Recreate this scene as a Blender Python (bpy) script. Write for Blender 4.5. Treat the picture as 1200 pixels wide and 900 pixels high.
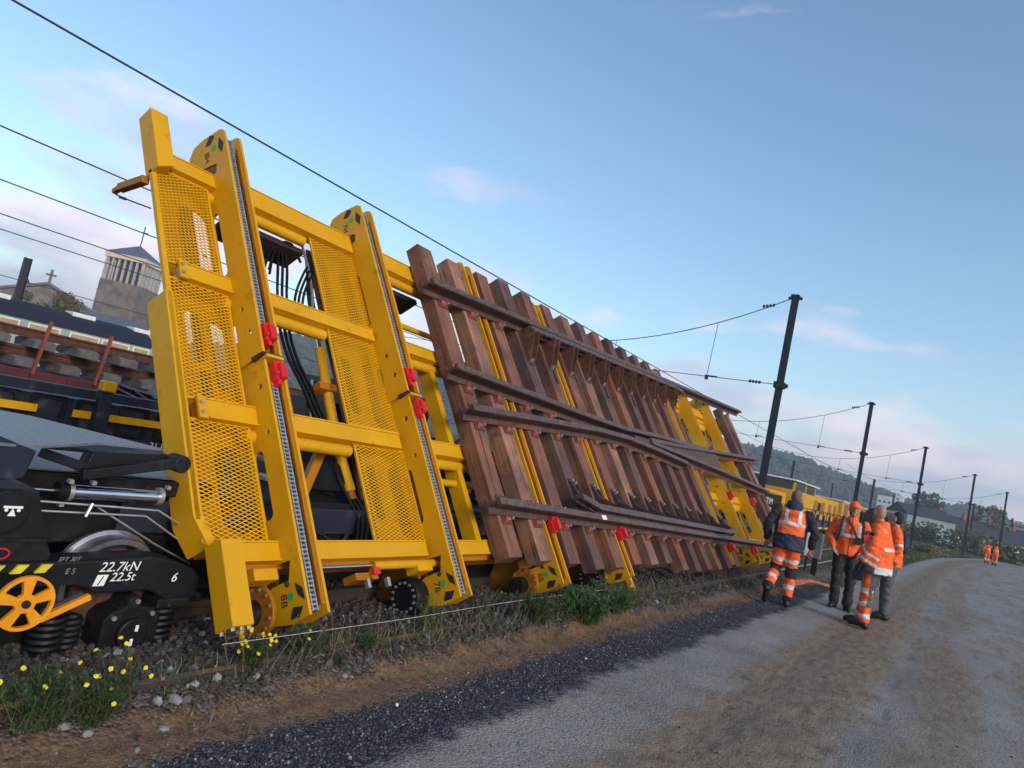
import bpy, bmesh, math, random
from mathutils import Vector, Matrix, noise
from mathutils.geometry import tessellate_polygon
R = math.radians
random.seed(7)
for o in list(bpy.data.objects): bpy.data.objects.remove(o)
S = bpy.context.scene; COL = S.collection

# ---------------------------------------------------------------- camera
PITCH, ROLL, YAW = 0.0815939249, 0.212534692, 0.582166167
def make_camera():
    sn, cs = math.sin, math.cos
    F = Vector((-sn(YAW)*cs(PITCH), cs(YAW)*cs(PITCH), sn(PITCH)))
    R0 = Vector((cs(YAW), sn(YAW), 0)); U0 = R0.cross(F)
    Rt = cs(ROLL)*R0 + sn(ROLL)*U0; Up = cs(ROLL)*U0 - sn(ROLL)*R0
    cd = bpy.data.cameras.new('camera'); cam = bpy.data.objects.new('camera', cd); COL.objects.link(cam)
    M = Matrix((Rt, Up, -F)).transposed().to_4x4(); M.translation = Vector((0, 0, 1.63))
    cam.matrix_world = M
    cd.sensor_width = 36; cd.lens = 826.93/1200*36; cd.clip_start = 0.05; cd.clip_end = 9000
    S.camera = cam
make_camera()

# ---------------------------------------------------------------- sky, sun, exposure
SUN_EL, SUN_AZ = R(14), R(108)        # azimuth clockwise from +Y : behind and to the right of the camera
W = bpy.data.worlds.new('World'); S.world = W; W.use_nodes = True
def world():
    nt = W.node_tree; N = nt.nodes; L = nt.links; N.clear()
    out = N.new('ShaderNodeOutputWorld'); bg = N.new('ShaderNodeBackground')
    sky = N.new('ShaderNodeTexSky'); sky.sky_type = 'NISHITA'; sky.sun_disc = False
    sky.sun_elevation = SUN_EL; sky.sun_rotation = SUN_AZ; sky.air_density = 1.0; sky.dust_density = 0.6; sky.ozone_density = 1.6
    hs = N.new('ShaderNodeHueSaturation'); hs.inputs['Saturation'].default_value = 1.06; hs.inputs['Value'].default_value = 1.0
    L.new(sky.outputs[0], hs.inputs['Color'])
    tc = N.new('ShaderNodeTexCoord'); sep = N.new('ShaderNodeSeparateXYZ'); L.new(tc.outputs['Generated'], sep.inputs[0])
    # cloud coordinates: direction projected on a plane above
    mp = N.new('ShaderNodeMapping'); mp.inputs['Scale'].default_value = (1.7, 1.7, 5.5); mp.inputs['Location'].default_value = (5.2, 1.1, 2.3)
    L.new(tc.outputs['Generated'], mp.inputs[0])
    n1 = N.new('ShaderNodeTexNoise'); n1.inputs['Scale'].default_value = 1.9; n1.inputs['Detail'].default_value = 7; n1.inputs['Roughness'].default_value = 0.52
    L.new(mp.outputs[0], n1.inputs['Vector'])
    # more cloud near the horizon, almost none high up
    mr = N.new('ShaderNodeMapRange'); mr.inputs['From Min'].default_value = 0.0; mr.inputs['From Max'].default_value = 0.42
    mr.inputs['To Min'].default_value = 0.19; mr.inputs['To Max'].default_value = -0.17
    L.new(sep.outputs['Z'], mr.inputs['Value'])
    ad = N.new('ShaderNodeMath'); ad.operation = 'ADD'; L.new(n1.outputs['Fac'], ad.inputs[0]); L.new(mr.outputs[0], ad.inputs[1])
    rp = N.new('ShaderNodeValToRGB'); rp.color_ramp.elements[0].position = 0.495; rp.color_ramp.elements[1].position = 0.65
    rp.color_ramp.elements[0].color = (0, 0, 0, 1); rp.color_ramp.elements[1].color = (0.8, 0.8, 0.8, 1)
    L.new(ad.outputs[0], rp.inputs[0])
    # cloud colour: warm edge, blue-grey core
    n2 = N.new('ShaderNodeTexNoise'); n2.inputs['Scale'].default_value = 3.3; n2.inputs['Detail'].default_value = 4
    L.new(mp.outputs[0], n2.inputs['Vector'])
    cr = N.new('ShaderNodeValToRGB'); e = cr.color_ramp.elements
    e[0].position = 0.40; e[0].color = (2.7, 2.8, 3.7, 1); e[1].position = 0.62; e[1].color = (5.2, 4.1, 4.4, 1)
    L.new(n2.outputs['Fac'], cr.inputs[0])
    mix = N.new('ShaderNodeMixRGB'); L.new(rp.outputs[0], mix.inputs[0]); L.new(hs.outputs[0], mix.inputs[1]); L.new(cr.outputs[0], mix.inputs[2])
    L.new(mix.outputs[0], bg.inputs[0]); bg.inputs[1].default_value = 0.15
    L.new(bg.outputs[0], out.inputs[0])
world()
sd = bpy.data.lights.new('sun', 'SUN'); sd.energy = 1.4; sd.angle = R(20); sd.color = (1.0, 0.87, 0.71)
so = bpy.data.objects.new('sun', sd); COL.objects.link(so)
dirv = Vector((math.sin(SUN_AZ)*math.cos(R(24)), math.cos(SUN_AZ)*math.cos(R(24)), math.sin(R(24))))
so.rotation_euler = dirv.to_track_quat('Z', 'Y').to_euler()
S.view_settings.view_transform = 'Standard'; S.view_settings.look = 'None'; S.view_settings.exposure = 0.78; S.view_settings.gamma = 1
S.view_settings.use_curve_mapping = False
S.render.engine = 'CYCLES'
S.cycles.volume_bounces = 0; S.cycles.volume_step_rate = 5; S.cycles.max_bounces = 6

# ---------------------------------------------------------------- helpers
def tag(o, label=None, cat=None, group=None, kind=None):
    if label: o['label'] = label
    if cat: o['category'] = cat
    if group: o['group'] = group
    if kind: o['kind'] = kind
    return o
def thing(name, label, cat, loc=(0, 0, 0), rz=0, group=None):
    o = bpy.data.objects.new(name, None); COL.objects.link(o); o.location = loc; o.rotation_euler = (0, 0, rz)
    o.empty_display_size = 0.2
    return tag(o, label, cat, group)
FRAME0 = Vector((-3.70307559, 5.8065605, 0.99674917)); LEAN = 0.592420514
FM = Matrix(((0, -math.sin(LEAN), math.cos(LEAN)), (1, 0, 0), (0, math.cos(LEAN), math.sin(LEAN)))).to_4x4()
FM.translation = FRAME0      # local (u along the wagon, v up the tilted plane, o out of it)

class MB:
    def __init__(s): s.v = []; s.f = []; s.m = []
    def add(s, vs, fs, mi=0):
        b = len(s.v); s.v += [Vector(p) for p in vs]; s.f += [[b+i for i in f] for f in fs]; s.m += [mi]*len(fs)
    def box(s, x0, x1, y0, y1, z0, z1, mi=0, T=None):
        vs = [Vector((x, y, z)) for z in (z0, z1) for y in (y0, y1) for x in (x0, x1)]
        if T is not None: vs = [T @ p for p in vs]
        s.add(vs, [(0, 2, 3, 1), (4, 5, 7, 6), (0, 1, 5, 4), (2, 6, 7, 3), (0, 4, 6, 2), (1, 3, 7, 5)], mi); return s
    def bar(s, a, b, w, h, up=(0, 0, 1), mi=0):
        a = Vector(a); b = Vector(b); d = (b-a).normalized(); up = Vector(up); sd = d.cross(up)
        if sd.length < 1e-4: sd = d.cross(Vector((1, 0, 0)))
        sd.normalize(); u = sd.cross(d); vs = []
        for p in (a, b):
            for i, j in ((-1, -1), (1, -1), (1, 1), (-1, 1)): vs.append(p+sd*i*w/2+u*j*h/2)
        s.add(vs, [(0, 1, 2, 3), (7, 6, 5, 4), (0, 4, 5, 1), (1, 5, 6, 2), (2, 6, 7, 3), (3, 7, 4, 0)], mi); return s
    def sweep(s, pts, prof, up=(0, 0, 1), mi=0, caps=True):
        up = Vector(up); P = [Vector(p) for p in pts]; n = len(prof); vs = []
        for i, p in enumerate(P):
            d = (P[min(i+1, len(P)-1)]-P[max(i-1, 0)]).normalized(); sd = d.cross(up).normalized()
            for a, b in prof: vs.append(p+sd*a+up*b)
        fs = [(i*n+j, i*n+(j+1) % n, (i+1)*n+(j+1) % n, (i+1)*n+j) for i in range(len(P)-1) for j in range(n)]
        s.add(vs, fs, mi)
        if caps:
            for k in (0, len(P)-1):
                tri = tessellate_polygon([[Vector((a, b, 0)) for a, b in prof]])
                s.add([vs[k*n+j] for j in range(n)], tri, mi)
        return s
    def tube(s, pts, r, n=8, mi=0, r2=None, smooth_pts=0):
        P = [Vector(p) for p in pts]
        if smooth_pts: P = catmull(P, smooth_pts)
        vs = []; m = len(P); t0 = None
        for i, p in enumerate(P):
            d = (P[min(i+1, m-1)]-P[max(i-1, 0)]).normalized()
            if t0 is None:
                t0 = d.orthogonal().normalized()
            t0 = (t0-d*t0.dot(d)).normalized(); b = d.cross(t0)
            rr = r if r2 is None else r+(r2-r)*i/max(1, m-1)
            for k in range(n):
                a = 2*math.pi*k/n; vs.append(p+(t0*math.cos(a)+b*math.sin(a))*rr)
        fs = [(i*n+j, i*n+(j+1) % n, (i+1)*n+(j+1) % n, (i+1)*n+j) for i in range(m-1) for j in range(n)]
        fs += [tuple(range(n-1, -1, -1)), tuple((m-1)*n+j for j in range(n))]
        s.add(vs, fs, mi); return s
    def rtube(s, rings, n=16, mi=0):   # rings: (centre, ax vector, bx vector)
        vs = []; m = len(rings)
        for c, a, b in rings:
            for k in range(n):
                t = 2*math.pi*k/n; vs.append(Vector(c)+Vector(a)*math.cos(t)+Vector(b)*math.sin(t))
        fs = [(i*n+j, i*n+(j+1) % n, (i+1)*n+(j+1) % n, (i+1)*n+j) for i in range(m-1) for j in range(n)]
        fs += [tuple(range(n-1, -1, -1)), tuple((m-1)*n+j for j in range(n))]
        s.add(vs, fs, mi); return s
    def ell(s, c, r, mi=0, nu=16, nv=10, f=None):
        vs = []; fs = []
        for i in range(nv+1):
            th = math.pi*i/nv
            for j in range(nu):
                ph = 2*math.pi*j/nu; d = Vector((math.sin(th)*math.cos(ph), math.sin(th)*math.sin(ph), math.cos(th)))
                k = f(d) if f else 1
                vs.append(Vector(c)+Vector((d.x*r[0]*k, d.y*r[1]*k, d.z*r[2]*k)))
        for i in range(nv):
            for j in range(nu): fs.append((i*nu+j, (i+1)*nu+j, (i+1)*nu+(j+1) % nu, i*nu+(j+1) % nu))
        s.add(vs, fs, mi); return s
    def prism(s, outline, t0, t1, mp=None, holes=(), mi=0):
        """polygon (p,q) with holes, extruded from t0 to t1; mp maps (p,q,t) to a point"""
        mp = mp or (lambda p, q, t: (p, q, t))
        loops = [list(outline)]+[list(h) for h in holes]; flat = [p for l in loops for p in l]
        tri = tessellate_polygon([[Vector((a, b, 0)) for a, b in l] for l in loops]); k = len(flat)
        vs = [mp(a, b, t0) for a, b in flat]+[mp(a, b, t1) for a, b in flat]
        fs = [tuple(t) for t in tri]+[tuple(k+i for i in reversed(t)) for t in tri]; b = 0
        for l in loops:
            n = len(l)
            for i in range(n): fs.append((b+i, b+(i+1) % n, k+b+(i+1) % n, k+b+i))
            b += n
        s.add(vs, fs, mi); return s
    def build(s, name, mats, parent=None, M=None, smooth=False, bevel=0, sharp=35):
        if M is None: vs = s.v
        else: vs = [M @ p for p in s.v]
        if parent is not None and not parent.get('_local'):
            vs = [p-parent.location for p in vs]
        me = bpy.data.meshes.new(name); me.from_pydata([tuple(p) for p in vs], [], s.f)
        if not isinstance(mats, (list, tuple)): mats = [mats]
        for m in mats: me.materials.append(m)
        if len(mats) > 1: me.polygons.foreach_set('material_index', s.m)
        if len(s.f) < 60000:
            bm = bmesh.new(); bm.from_mesh(me); bmesh.ops.recalc_face_normals(bm, faces=bm.faces); bm.to_mesh(me); bm.free()
        if smooth:
            me.polygons.foreach_set('use_smooth', [True]*len(me.polygons)); me.set_sharp_from_angle(angle=R(sharp))
        o = bpy.data.objects.new(name, me); COL.objects.link(o)
        if parent is not None: o.parent = parent
        if bevel:
            b = o.modifiers.new('bevel', 'BEVEL'); b.width = bevel; b.segments = 2; b.limit_method = 'ANGLE'; b.angle_limit = R(40)
        return o
def catmull(P, k):
    out = []; n = len(P)
    for i in range(n-1):
        a, b, c, d = P[max(i-1, 0)], P[i], P[i+1], P[min(i+2, n-1)]
        for j in range(k):
            t = j/k; out.append(0.5*((2*b)+(c-a)*t+(2*a-5*b+4*c-d)*t*t+(3*b-a-3*c+d)*t**3))
    out.append(P[-1]); return out
def circ(cp, cq, r, n=16, rq=None, a0=0, a1=360):
    rq = rq or r; full = abs(a1-a0) >= 360
    return [(cp+r*math.cos(R(a0+(a1-a0)*i/(n if full else n-1))), cq+rq*math.sin(R(a0+(a1-a0)*i/(n if full else n-1)))) for i in range(n)]
def rrect(p0, p1, q0, q1, r, n=4):
    r = min(r, abs(p1-p0)/2-1e-4, abs(q1-q0)/2-1e-4)
    return circ(p1-r, q1-r, r, n, a0=0, a1=90)+circ(p0+r, q1-r, r, n, a0=90, a1=180)+circ(p0+r, q0+r, r, n, a0=180, a1=270)+circ(p1-r, q0+r, r, n, a0=270, a1=360)

def mat(name, col, rough=0.6, metal=0.0, var=0.15, scale=6.0, bump=0.0, bscale=60, col2=None, c2amt=0.5, c2scale=3.0, spec=0.5, coat=0.0, detail=6, stretch=None, chips=None, chs=38, cht=.66):
    m = bpy.data.materials.new(name); m.use_nodes = True; nt = m.node_tree; N = nt.nodes; L = nt.links
    bs = N['Principled BSDF']; tc = N.new('ShaderNodeTexCoord')
    src = tc.outputs['Object']
    if stretch:
        mpn = N.new('ShaderNodeMapping'); mpn.inputs['Scale'].default_value = stretch; L.new(src, mpn.inputs[0]); src = mpn.outputs[0]
    n = N.new('ShaderNodeTexNoise'); n.inputs['Scale'].default_value = scale; n.inputs['Detail'].default_value = detail; L.new(src, n.inputs['Vector'])
    r = N.new('ShaderNodeValToRGB'); c = Vector(col); e = r.color_ramp.elements
    e[0].position = 0.3; e[1].position = 0.7
    e[0].color = (*[x*(1-var) for x in c], 1); e[1].color = (*[min(1, x*(1+var)) for x in c], 1); L.new(n.outputs['Fac'], r.inputs[0])
    out = r.outputs[0]
    if col2:
        n2 = N.new('ShaderNodeTexNoise'); n2.inputs['Scale'].default_value = c2scale; n2.inputs['Detail'].default_value = 8; n2.inputs['Roughness'].default_value = 0.65
        L.new(src, n2.inputs['Vector'])
        r2 = N.new('ShaderNodeValToRGB'); r2.color_ramp.elements[0].position = 1-c2amt-0.07; r2.color_ramp.elements[1].position = 1-c2amt+0.07
        r2.color_ramp.elements[0].color = (0, 0, 0, 1); r2.color_ramp.elements[1].color = (1, 1, 1, 1)
        L.new(n2.outputs['Fac'], r2.inputs[0]); mx = N.new('ShaderNodeMixRGB'); L.new(r2.outputs[0], mx.inputs[0]); L.new(out, mx.inputs[1]); mx.inputs[2].default_value = (*col2, 1)
        out = mx.outputs[0]
    if chips:
        n3 = N.new('ShaderNodeTexNoise'); n3.inputs['Scale'].default_value = chs; n3.inputs['Detail'].default_value = 3; L.new(src, n3.inputs['Vector'])
        n4 = N.new('ShaderNodeTexNoise'); n4.inputs['Scale'].default_value = 2.1; n4.inputs['Detail'].default_value = 2; L.new(src, n4.inputs['Vector'])
        a4 = N.new('ShaderNodeMath'); a4.operation = 'MULTIPLY_ADD'; L.new(n4.outputs['Fac'], a4.inputs[0]); a4.inputs[1].default_value = .35; L.new(n3.outputs['Fac'], a4.inputs[2])
        r3 = N.new('ShaderNodeMapRange'); r3.inputs['From Min'].default_value = cht+.16; r3.inputs['From Max'].default_value = cht+.20; L.new(a4.outputs[0], r3.inputs['Value'])
        mx3 = N.new('ShaderNodeMixRGB'); L.new(r3.outputs[0], mx3.inputs[0]); L.new(out, mx3.inputs[1]); mx3.inputs[2].default_value = (*chips, 1); out = mx3.outputs[0]
    L.new(out, bs.inputs['Base Color'])
    rr = N.new('ShaderNodeMapRange'); rr.inputs['To Min'].default_value = max(0.05, rough-0.1); rr.inputs['To Max'].default_value = min(1, rough+0.12)
    L.new(n.outputs['Fac'], rr.inputs['Value']); L.new(rr.outputs[0], bs.inputs['Roughness'])
    bs.inputs['Metallic'].default_value = metal; bs.inputs['Specular IOR Level'].default_value = spec
    if coat: bs.inputs['Coat Weight'].default_value = coat
    if bump:
        nb = N.new('ShaderNodeTexNoise'); nb.inputs['Scale'].default_value = bscale; nb.inputs['Detail'].default_value = 5; L.new(src, nb.inputs['Vector'])
        bp = N.new('ShaderNodeBump'); bp.inputs['Strength'].default_value = bump; bp.inputs['Distance'].default_value = 0.02
        L.new(nb.outputs['Fac'], bp.inputs['Height']); L.new(bp.outputs[0], bs.inputs['Normal'])
    return m
M = {}
M['yellow'] = mat('yellow_paint', (0.64, 0.325, 0.003), 0.45, spec=.3, chips=(.22, .10, .02), cht=.74, chs=60, var=0.09, scale=2.5, bump=0.06, bscale=45, col2=(0.44, 0.20, 0.005), c2amt=0.34, c2scale=5)
M['yellow2'] = mat('yellow_paint_dark', (0.36, 0.135, 0.004), 0.5, spec=.3, var=0.15, scale=4, bump=0.1, bscale=60, col2=(0.30, 0.13, 0.02), c2amt=0.38, c2scale=6)  # deeper, browner yellow with random blotches
M['orange_y'] = mat('amber_paint', (0.78, 0.30, 0.01), 0.4, var=0.1, scale=8, col2=(0.35, 0.13, 0.02), c2amt=0.3)
M['black'] = mat('black_paint', (0.007, 0.008, 0.012), 0.5, spec=.3, chips=(.025, .02, .018), cht=.68, chs=40, var=0.3, scale=5, bump=0.05, col2=(0.018, 0.017, 0.018), c2amt=0.36, c2scale=4)
M['blackm'] = mat('black_grease', (0.006, 0.005, 0.006), 0.65, spec=.25, chips=(.022, .018, .015), cht=.66, chs=30, var=0.4, scale=14, bump=0.2, bscale=50, col2=(0.03, 0.024, 0.02), c2amt=0.4)
M['navy'] = mat('dark_blue_paint', (0.016, 0.021, 0.038), 0.5, spec=.3, var=0.25, scale=3, col2=(0.07, 0.07, 0.075), c2amt=0.38, c2scale=6)
M['rubber'] = mat('rubber', (0.006, 0.006, 0.008), 0.5, spec=.3, var=0.3)
M['chrome'] = mat('chrome', (0.72, 0.72, 0.74), 0.16, 1.0, var=0.05)
M['steel'] = mat('galvanised', (0.50, 0.50, 0.50), 0.38, 0.7, var=0.15, scale=20)
M['wheel'] = mat('wheel_steel', (0.42, 0.42, 0.46), 0.25, 0.9, var=0.2, scale=12)
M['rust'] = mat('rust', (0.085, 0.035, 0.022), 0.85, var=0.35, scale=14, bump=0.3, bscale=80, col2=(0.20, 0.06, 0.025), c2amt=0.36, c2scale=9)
M['rail'] = mat('rail_rust', (0.095, 0.052, 0.045), 0.62, 0.25, var=0.25, scale=20, bump=0.2, bscale=110, col2=(0.17, 0.082, 0.055), c2amt=0.42, c2scale=5)
M['railtop'] = mat('rail_worn', (0.16, 0.115, 0.105), 0.5, 0.4, var=0.3, scale=25, bump=0.1, col2=(0.11, 0.06, 0.05), c2amt=0.5, c2scale=16)
M['railpol'] = mat('rail_polished', (0.32, 0.35, 0.42), 0.3, 0.9, var=0.2, scale=12)
M['rust_and_shade'] = mat('rust_and_shade', (.035, .018, .016), .7, var=.3)  # brown steel section, also the shade painted behind the near grilles
M['red'] = mat('red_paint', (0.62, 0.012, 0.018), 0.38, var=0.12, scale=8, col2=(0.25, 0.01, 0.01), c2amt=0.33)
M['redclip'] = mat('red_pad', (0.42, 0.05, 0.035), 0.55, var=0.3, scale=30)
M['darkred'] = mat('dark_red_paint', (0.10, 0.018, 0.022), 0.6, var=0.35, scale=3, col2=(0.05, 0.03, 0.03), c2amt=0.42, c2scale=4)
M['stanchion'] = mat('stanchion_red', (.28, .05, .03), .6)
M['lemon'] = mat('lemon_paint', (.62, .55, .02), .5)
M['gusset'] = mat('gusset_dark', (.040, .024, .022), .7, var=.4, scale=20)
M['yardrail'] = mat('yard_rail', (.040, .026, .022), .85, var=.3, scale=15)
M['rustb'] = mat('rust_bracket', (.11, .042, .028), .8, var=.4, scale=14, col2=(.28, .09, .03), c2amt=.35, c2scale=7)
M['grille'] = mat('grille_paint_lit', (.80, .42, .006), .5, var=.06, spec=.3)  # frame yellow made paler, light on the bars painted in
M['backing_shade'] = mat('yellow_backing_shade', (.48, .21, .004), .55, var=.15, spec=.3)  # same yellow darkened in colour, stands for shade behind the grilles
M['white'] = mat('white_mark', (0.80, 0.80, 0.80), 0.6, var=0.05)
M['markblack'] = mat('black_mark', (0.02, 0.02, 0.02), 0.6, var=0.1)
M['green'] = mat('green_mark', (0.02, 0.42, 0.09), 0.6, var=0.1)
M['mastpaint'] = mat('mast_paint', (0.010, 0.013, 0.024), 0.55, var=0.2, scale=3)
M['wire'] = mat('wire', (0.03, 0.03, 0.035), 0.6, var=0.1)
M['chequer'] = mat('chequer_plate', (0.22, 0.25, 0.29), 0.42, 0.3, var=0.25, scale=60, bump=0.8, bscale=190)
M['concrete'] = mat('concrete', (0.15, 0.147, 0.145), 0.85, var=0.25, scale=10, bump=0.2, col2=(0.10, 0.09, 0.085), c2amt=0.45)
M['stone'] = mat('stone', (0.16, 0.12, 0.095), 0.9, var=0.35, scale=0.5, bump=0.0, col2=(0.21, 0.165, 0.13), c2amt=0.45, c2scale=0.25)
M['towerstone'] = mat('pale_stone', (.42, .38, .34), .9, var=.15, scale=.8)
M['slate'] = mat('slate', (0.085, 0.105, 0.14), 0.6, var=0.25, scale=2)
M['mint'] = mat('mint_paint', (0.27, 0.38, 0.36), 0.5, var=0.12, scale=1.5)
M['board'] = mat('plywood', (0.42, 0.27, 0.17), 0.8, var=0.15, scale=3)
M['roofblue'] = mat('roof_tar', (0.010, 0.014, 0.034), 0.85, var=0.2, scale=2, bump=0.15)
M['cream'] = mat('cream_render', (0.66, 0.56, 0.40), 0.85, var=0.12, scale=0.4)
M['greywall'] = mat('grey_wall', (0.24, 0.29, 0.32), 0.8, var=0.15, scale=0.5)
M['brick'] = mat('brick', (0.24, 0.10, 0.07), 0.9, var=0.25, scale=1)
M['darkroof'] = mat('dark_roof', (0.035, 0.035, 0.045), 0.85, var=0.3, scale=0.6)
M['glass'] = mat('dark_glass', (0.03, 0.04, 0.05), 0.12, var=0.1)
M['white2'] = mat('white_panel', (0.72, 0.72, 0.70), 0.5, var=0.08)
M['greymach'] = mat('grey_machine', (0.035, 0.045, 0.058), 0.4, var=0.25, scale=4)

# timber: grain along the sleeper
def timber(name, base, dark, seed):
    m = bpy.data.materials.new(name); m.use_nodes = True; nt = m.node_tree; N = nt.nodes; L = nt.links; bs = N['Principled BSDF']
    tc = N.new('ShaderNodeTexCoord'); mp = N.new('ShaderNodeMapping'); L.new(tc.outputs['Object'], mp.inputs[0])
    mp.inputs['Rotation'].default_value = (0, -0.0, 0); mp.inputs['Location'].default_value = (seed*3.1, seed*1.7, seed*2.3)
    # rotate so that z runs up the lean
    mp.vector_type = 'POINT'; mp.inputs['Rotation'].default_value = (0, LEAN, 0)
    st = N.new('ShaderNodeVectorMath'); st.operation = 'MULTIPLY'; st.inputs[1].default_value = (26, 26, 1.3); L.new(mp.outputs[0], st.inputs[0])
    n = N.new('ShaderNodeTexNoise'); n.inputs['Scale'].default_value = 1.0; n.inputs['Detail'].default_value = 8; n.inputs['Roughness'].default_value = 0.6; L.new(st.outputs[0], n.inputs['Vector'])
    r = N.new('ShaderNodeValToRGB'); e = r.color_ramp.elements; e[0].position = 0.28; e[1].position = 0.72; e[0].color = (*dark, 1); e[1].color = (*base, 1)
    L.new(n.outputs['Fac'], r.inputs[0])
    n2 = N.new('ShaderNodeTexNoise'); n2.inputs['Scale'].default_value = 2.2; n2.inputs['Detail'].default_value = 5; L.new(mp.outputs[0], n2.inputs['Vector'])
    r2 = N.new('ShaderNodeValToRGB'); r2.color_ramp.elements[0].position = 0.35; r2.color_ramp.elements[1].position = 0.7; r2.color_ramp.elements[0].color = (0.60, 0.52, 0.60, 1); r2.color_ramp.elements[1].color = (1.40, 1.18, .98, 1)
    L.new(n2.outputs['Fac'], r2.inputs[0]); mx = N.new('ShaderNodeMixRGB'); mx.blend_type = 'MULTIPLY'; mx.inputs[0].default_value = 1; L.new(r.outputs[0], mx.inputs[1]); L.new(r2.outputs[0], mx.inputs[2])
    st2 = N.new('ShaderNodeVectorMath'); st2.operation = 'MULTIPLY'; st2.inputs[1].default_value = (34, 34, .9); L.new(mp.outputs[0], st2.inputs[0])
    n5 = N.new('ShaderNodeTexNoise'); n5.inputs['Scale'].default_value = 1; n5.inputs['Detail'].default_value = 2; L.new(st2.outputs[0], n5.inputs['Vector'])
    r5 = N.new('ShaderNodeMapRange'); r5.inputs['From Min'].default_value = .66; r5.inputs['From Max'].default_value = .70; L.new(n5.outputs['Fac'], r5.inputs['Value'])
    mx5 = N.new('ShaderNodeMixRGB'); L.new(r5.outputs[0], mx5.inputs[0]); L.new(mx.outputs[0], mx5.inputs[1]); mx5.inputs[2].default_value = (.022, .012, .010, 1)
    n6 = N.new('ShaderNodeTexNoise'); n6.inputs['Scale'].default_value = 5.5; n6.inputs['Detail'].default_value = 7; n6.inputs['Roughness'].default_value = .7; L.new(mp.outputs[0], n6.inputs['Vector'])
    r6 = N.new('ShaderNodeMapRange'); r6.inputs['From Min'].default_value = .56; r6.inputs['From Max'].default_value = .66; r6.inputs['To Max'].default_value = .6; L.new(n6.outputs['Fac'], r6.inputs['Value'])
    mx6 = N.new('ShaderNodeMixRGB'); L.new(r6.outputs[0], mx6.inputs[0]); L.new(mx5.outputs[0], mx6.inputs[1]); mx6.inputs[2].default_value = (.045, .025, .024, 1); mx = mx6
    L.new(mx.outputs[0], bs.inputs['Base Color']); bs.inputs['Roughness'].default_value = 0.75
    bp = N.new('ShaderNodeBump'); bp.inputs['Strength'].default_value = 0.35; bp.inputs['Distance'].default_value = 0.006; L.new(n.outputs['Fac'], bp.inputs['Height']); L.new(bp.outputs[0], bs.inputs['Normal'])
    return m
TIM = [timber('timber_%s' % k, b, d, i+1) for i, (k, b, d) in enumerate((
    ('brown', (0.245, 0.125, 0.08), (0.095, 0.044, 0.034)), ('pale', (0.34, 0.20, 0.145), (0.14, 0.072, 0.052)),
    ('red', (0.29, 0.13, 0.075), (0.11, 0.044, 0.032)), ('grey', (0.17, 0.105, 0.085), (0.065, 0.038, 0.034)), ('plum', (0.165, 0.085, 0.072), (0.06, 0.030, 0.028))))]

TMP = bpy.data.scenes.new('workbench')
def evaluated_mesh(o):
    TMP.collection.objects.link(o); vl = TMP.view_layers[0]; vl.update(); return bpy.data.meshes.new_from_object(o.evaluated_get(vl.depsgraph))
def text_mesh(txt, size, name, m, parent, Mw, extrude=0.001, shear=0.0, spacing=1.0):
    """letters as a mesh; Mw maps text plane (x right, y up) into the world"""
    c = bpy.data.curves.new(name, 'FONT'); c.body = txt; c.size = size; c.extrude = extrude; c.shear = shear; c.space_character = spacing; c.align_x = 'CENTER'; c.align_y = 'CENTER'
    o = bpy.data.objects.new(name, c)
    me = evaluated_mesh(o)
    bpy.data.objects.remove(o); me.transform(Mw)
    if parent is not None and not parent.get('_local'): me.transform(Matrix.Translation(-parent.location))
    me.materials.clear(); me.materials.append(m); ob = bpy.data.objects.new(name, me); COL.objects.link(ob)
    if parent is not None: ob.parent = parent
    return ob
def basis(p, ex, ey, ez):
    m = Matrix((Vector(ex), Vector(ey), Vector(ez))).transposed().to_4x4(); m.translation = Vector(p); return m

# ================================================================ SETTING
def interp(x, pts):
    if x <= pts[0][0]: return pts[0][1]
    for (a, b), (c, d) in zip(pts, pts[1:]):
        if x <= c: return b+(d-b)*(x-a)/(c-a)
    return pts[-1][1]
EDGE = [(0, 0), (30, .35), (50, .85), (62, 1.4), (75, 2.5), (90, 4), (110, 6), (140, 9), (220, 18)]
def gh(x, y):
    if abs(x) > 60 or y > 160 or y < -20: return -0.02
    xx = x-interp(y, EDGE)
    h = 0.012*noise.noise((x*1.3, y*1.3, 0))+0.006*noise.noise((x*5, y*5, 3))
    if -3.05 < xx < -2.55: h += 0.035*math.exp(-((xx+2.82)/.13)**2)*(0.6+0.8*noise.noise((x*2, y*2, 8)))
    if xx < -2.9: h += 0.03*noise.noise((x*3, y*3, 5))+0.055*min(1, (-2.9-xx)/.2)+.085*math.exp(-((xx+3.18)/.25)**4)*(1 if y < 9 else .4)
    for c in (-1.25, -0.55): h -= 0.014*math.exp(-((xx-c-.15*noise.noise((0, y*.2, c)))/.16)**2)
    return h
def axis(a, b, step, lo, hi, g):
    r = [a+i*step for i in range(int((b-a)/step)+1)]; s = step; x = r[-1]
    while x < hi: s *= g; x += s; r.append(x)
    s = step; x = r[0]; l = []
    while x > lo: s *= g; x -= s; l.append(x)
    return l[::-1]+r
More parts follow.
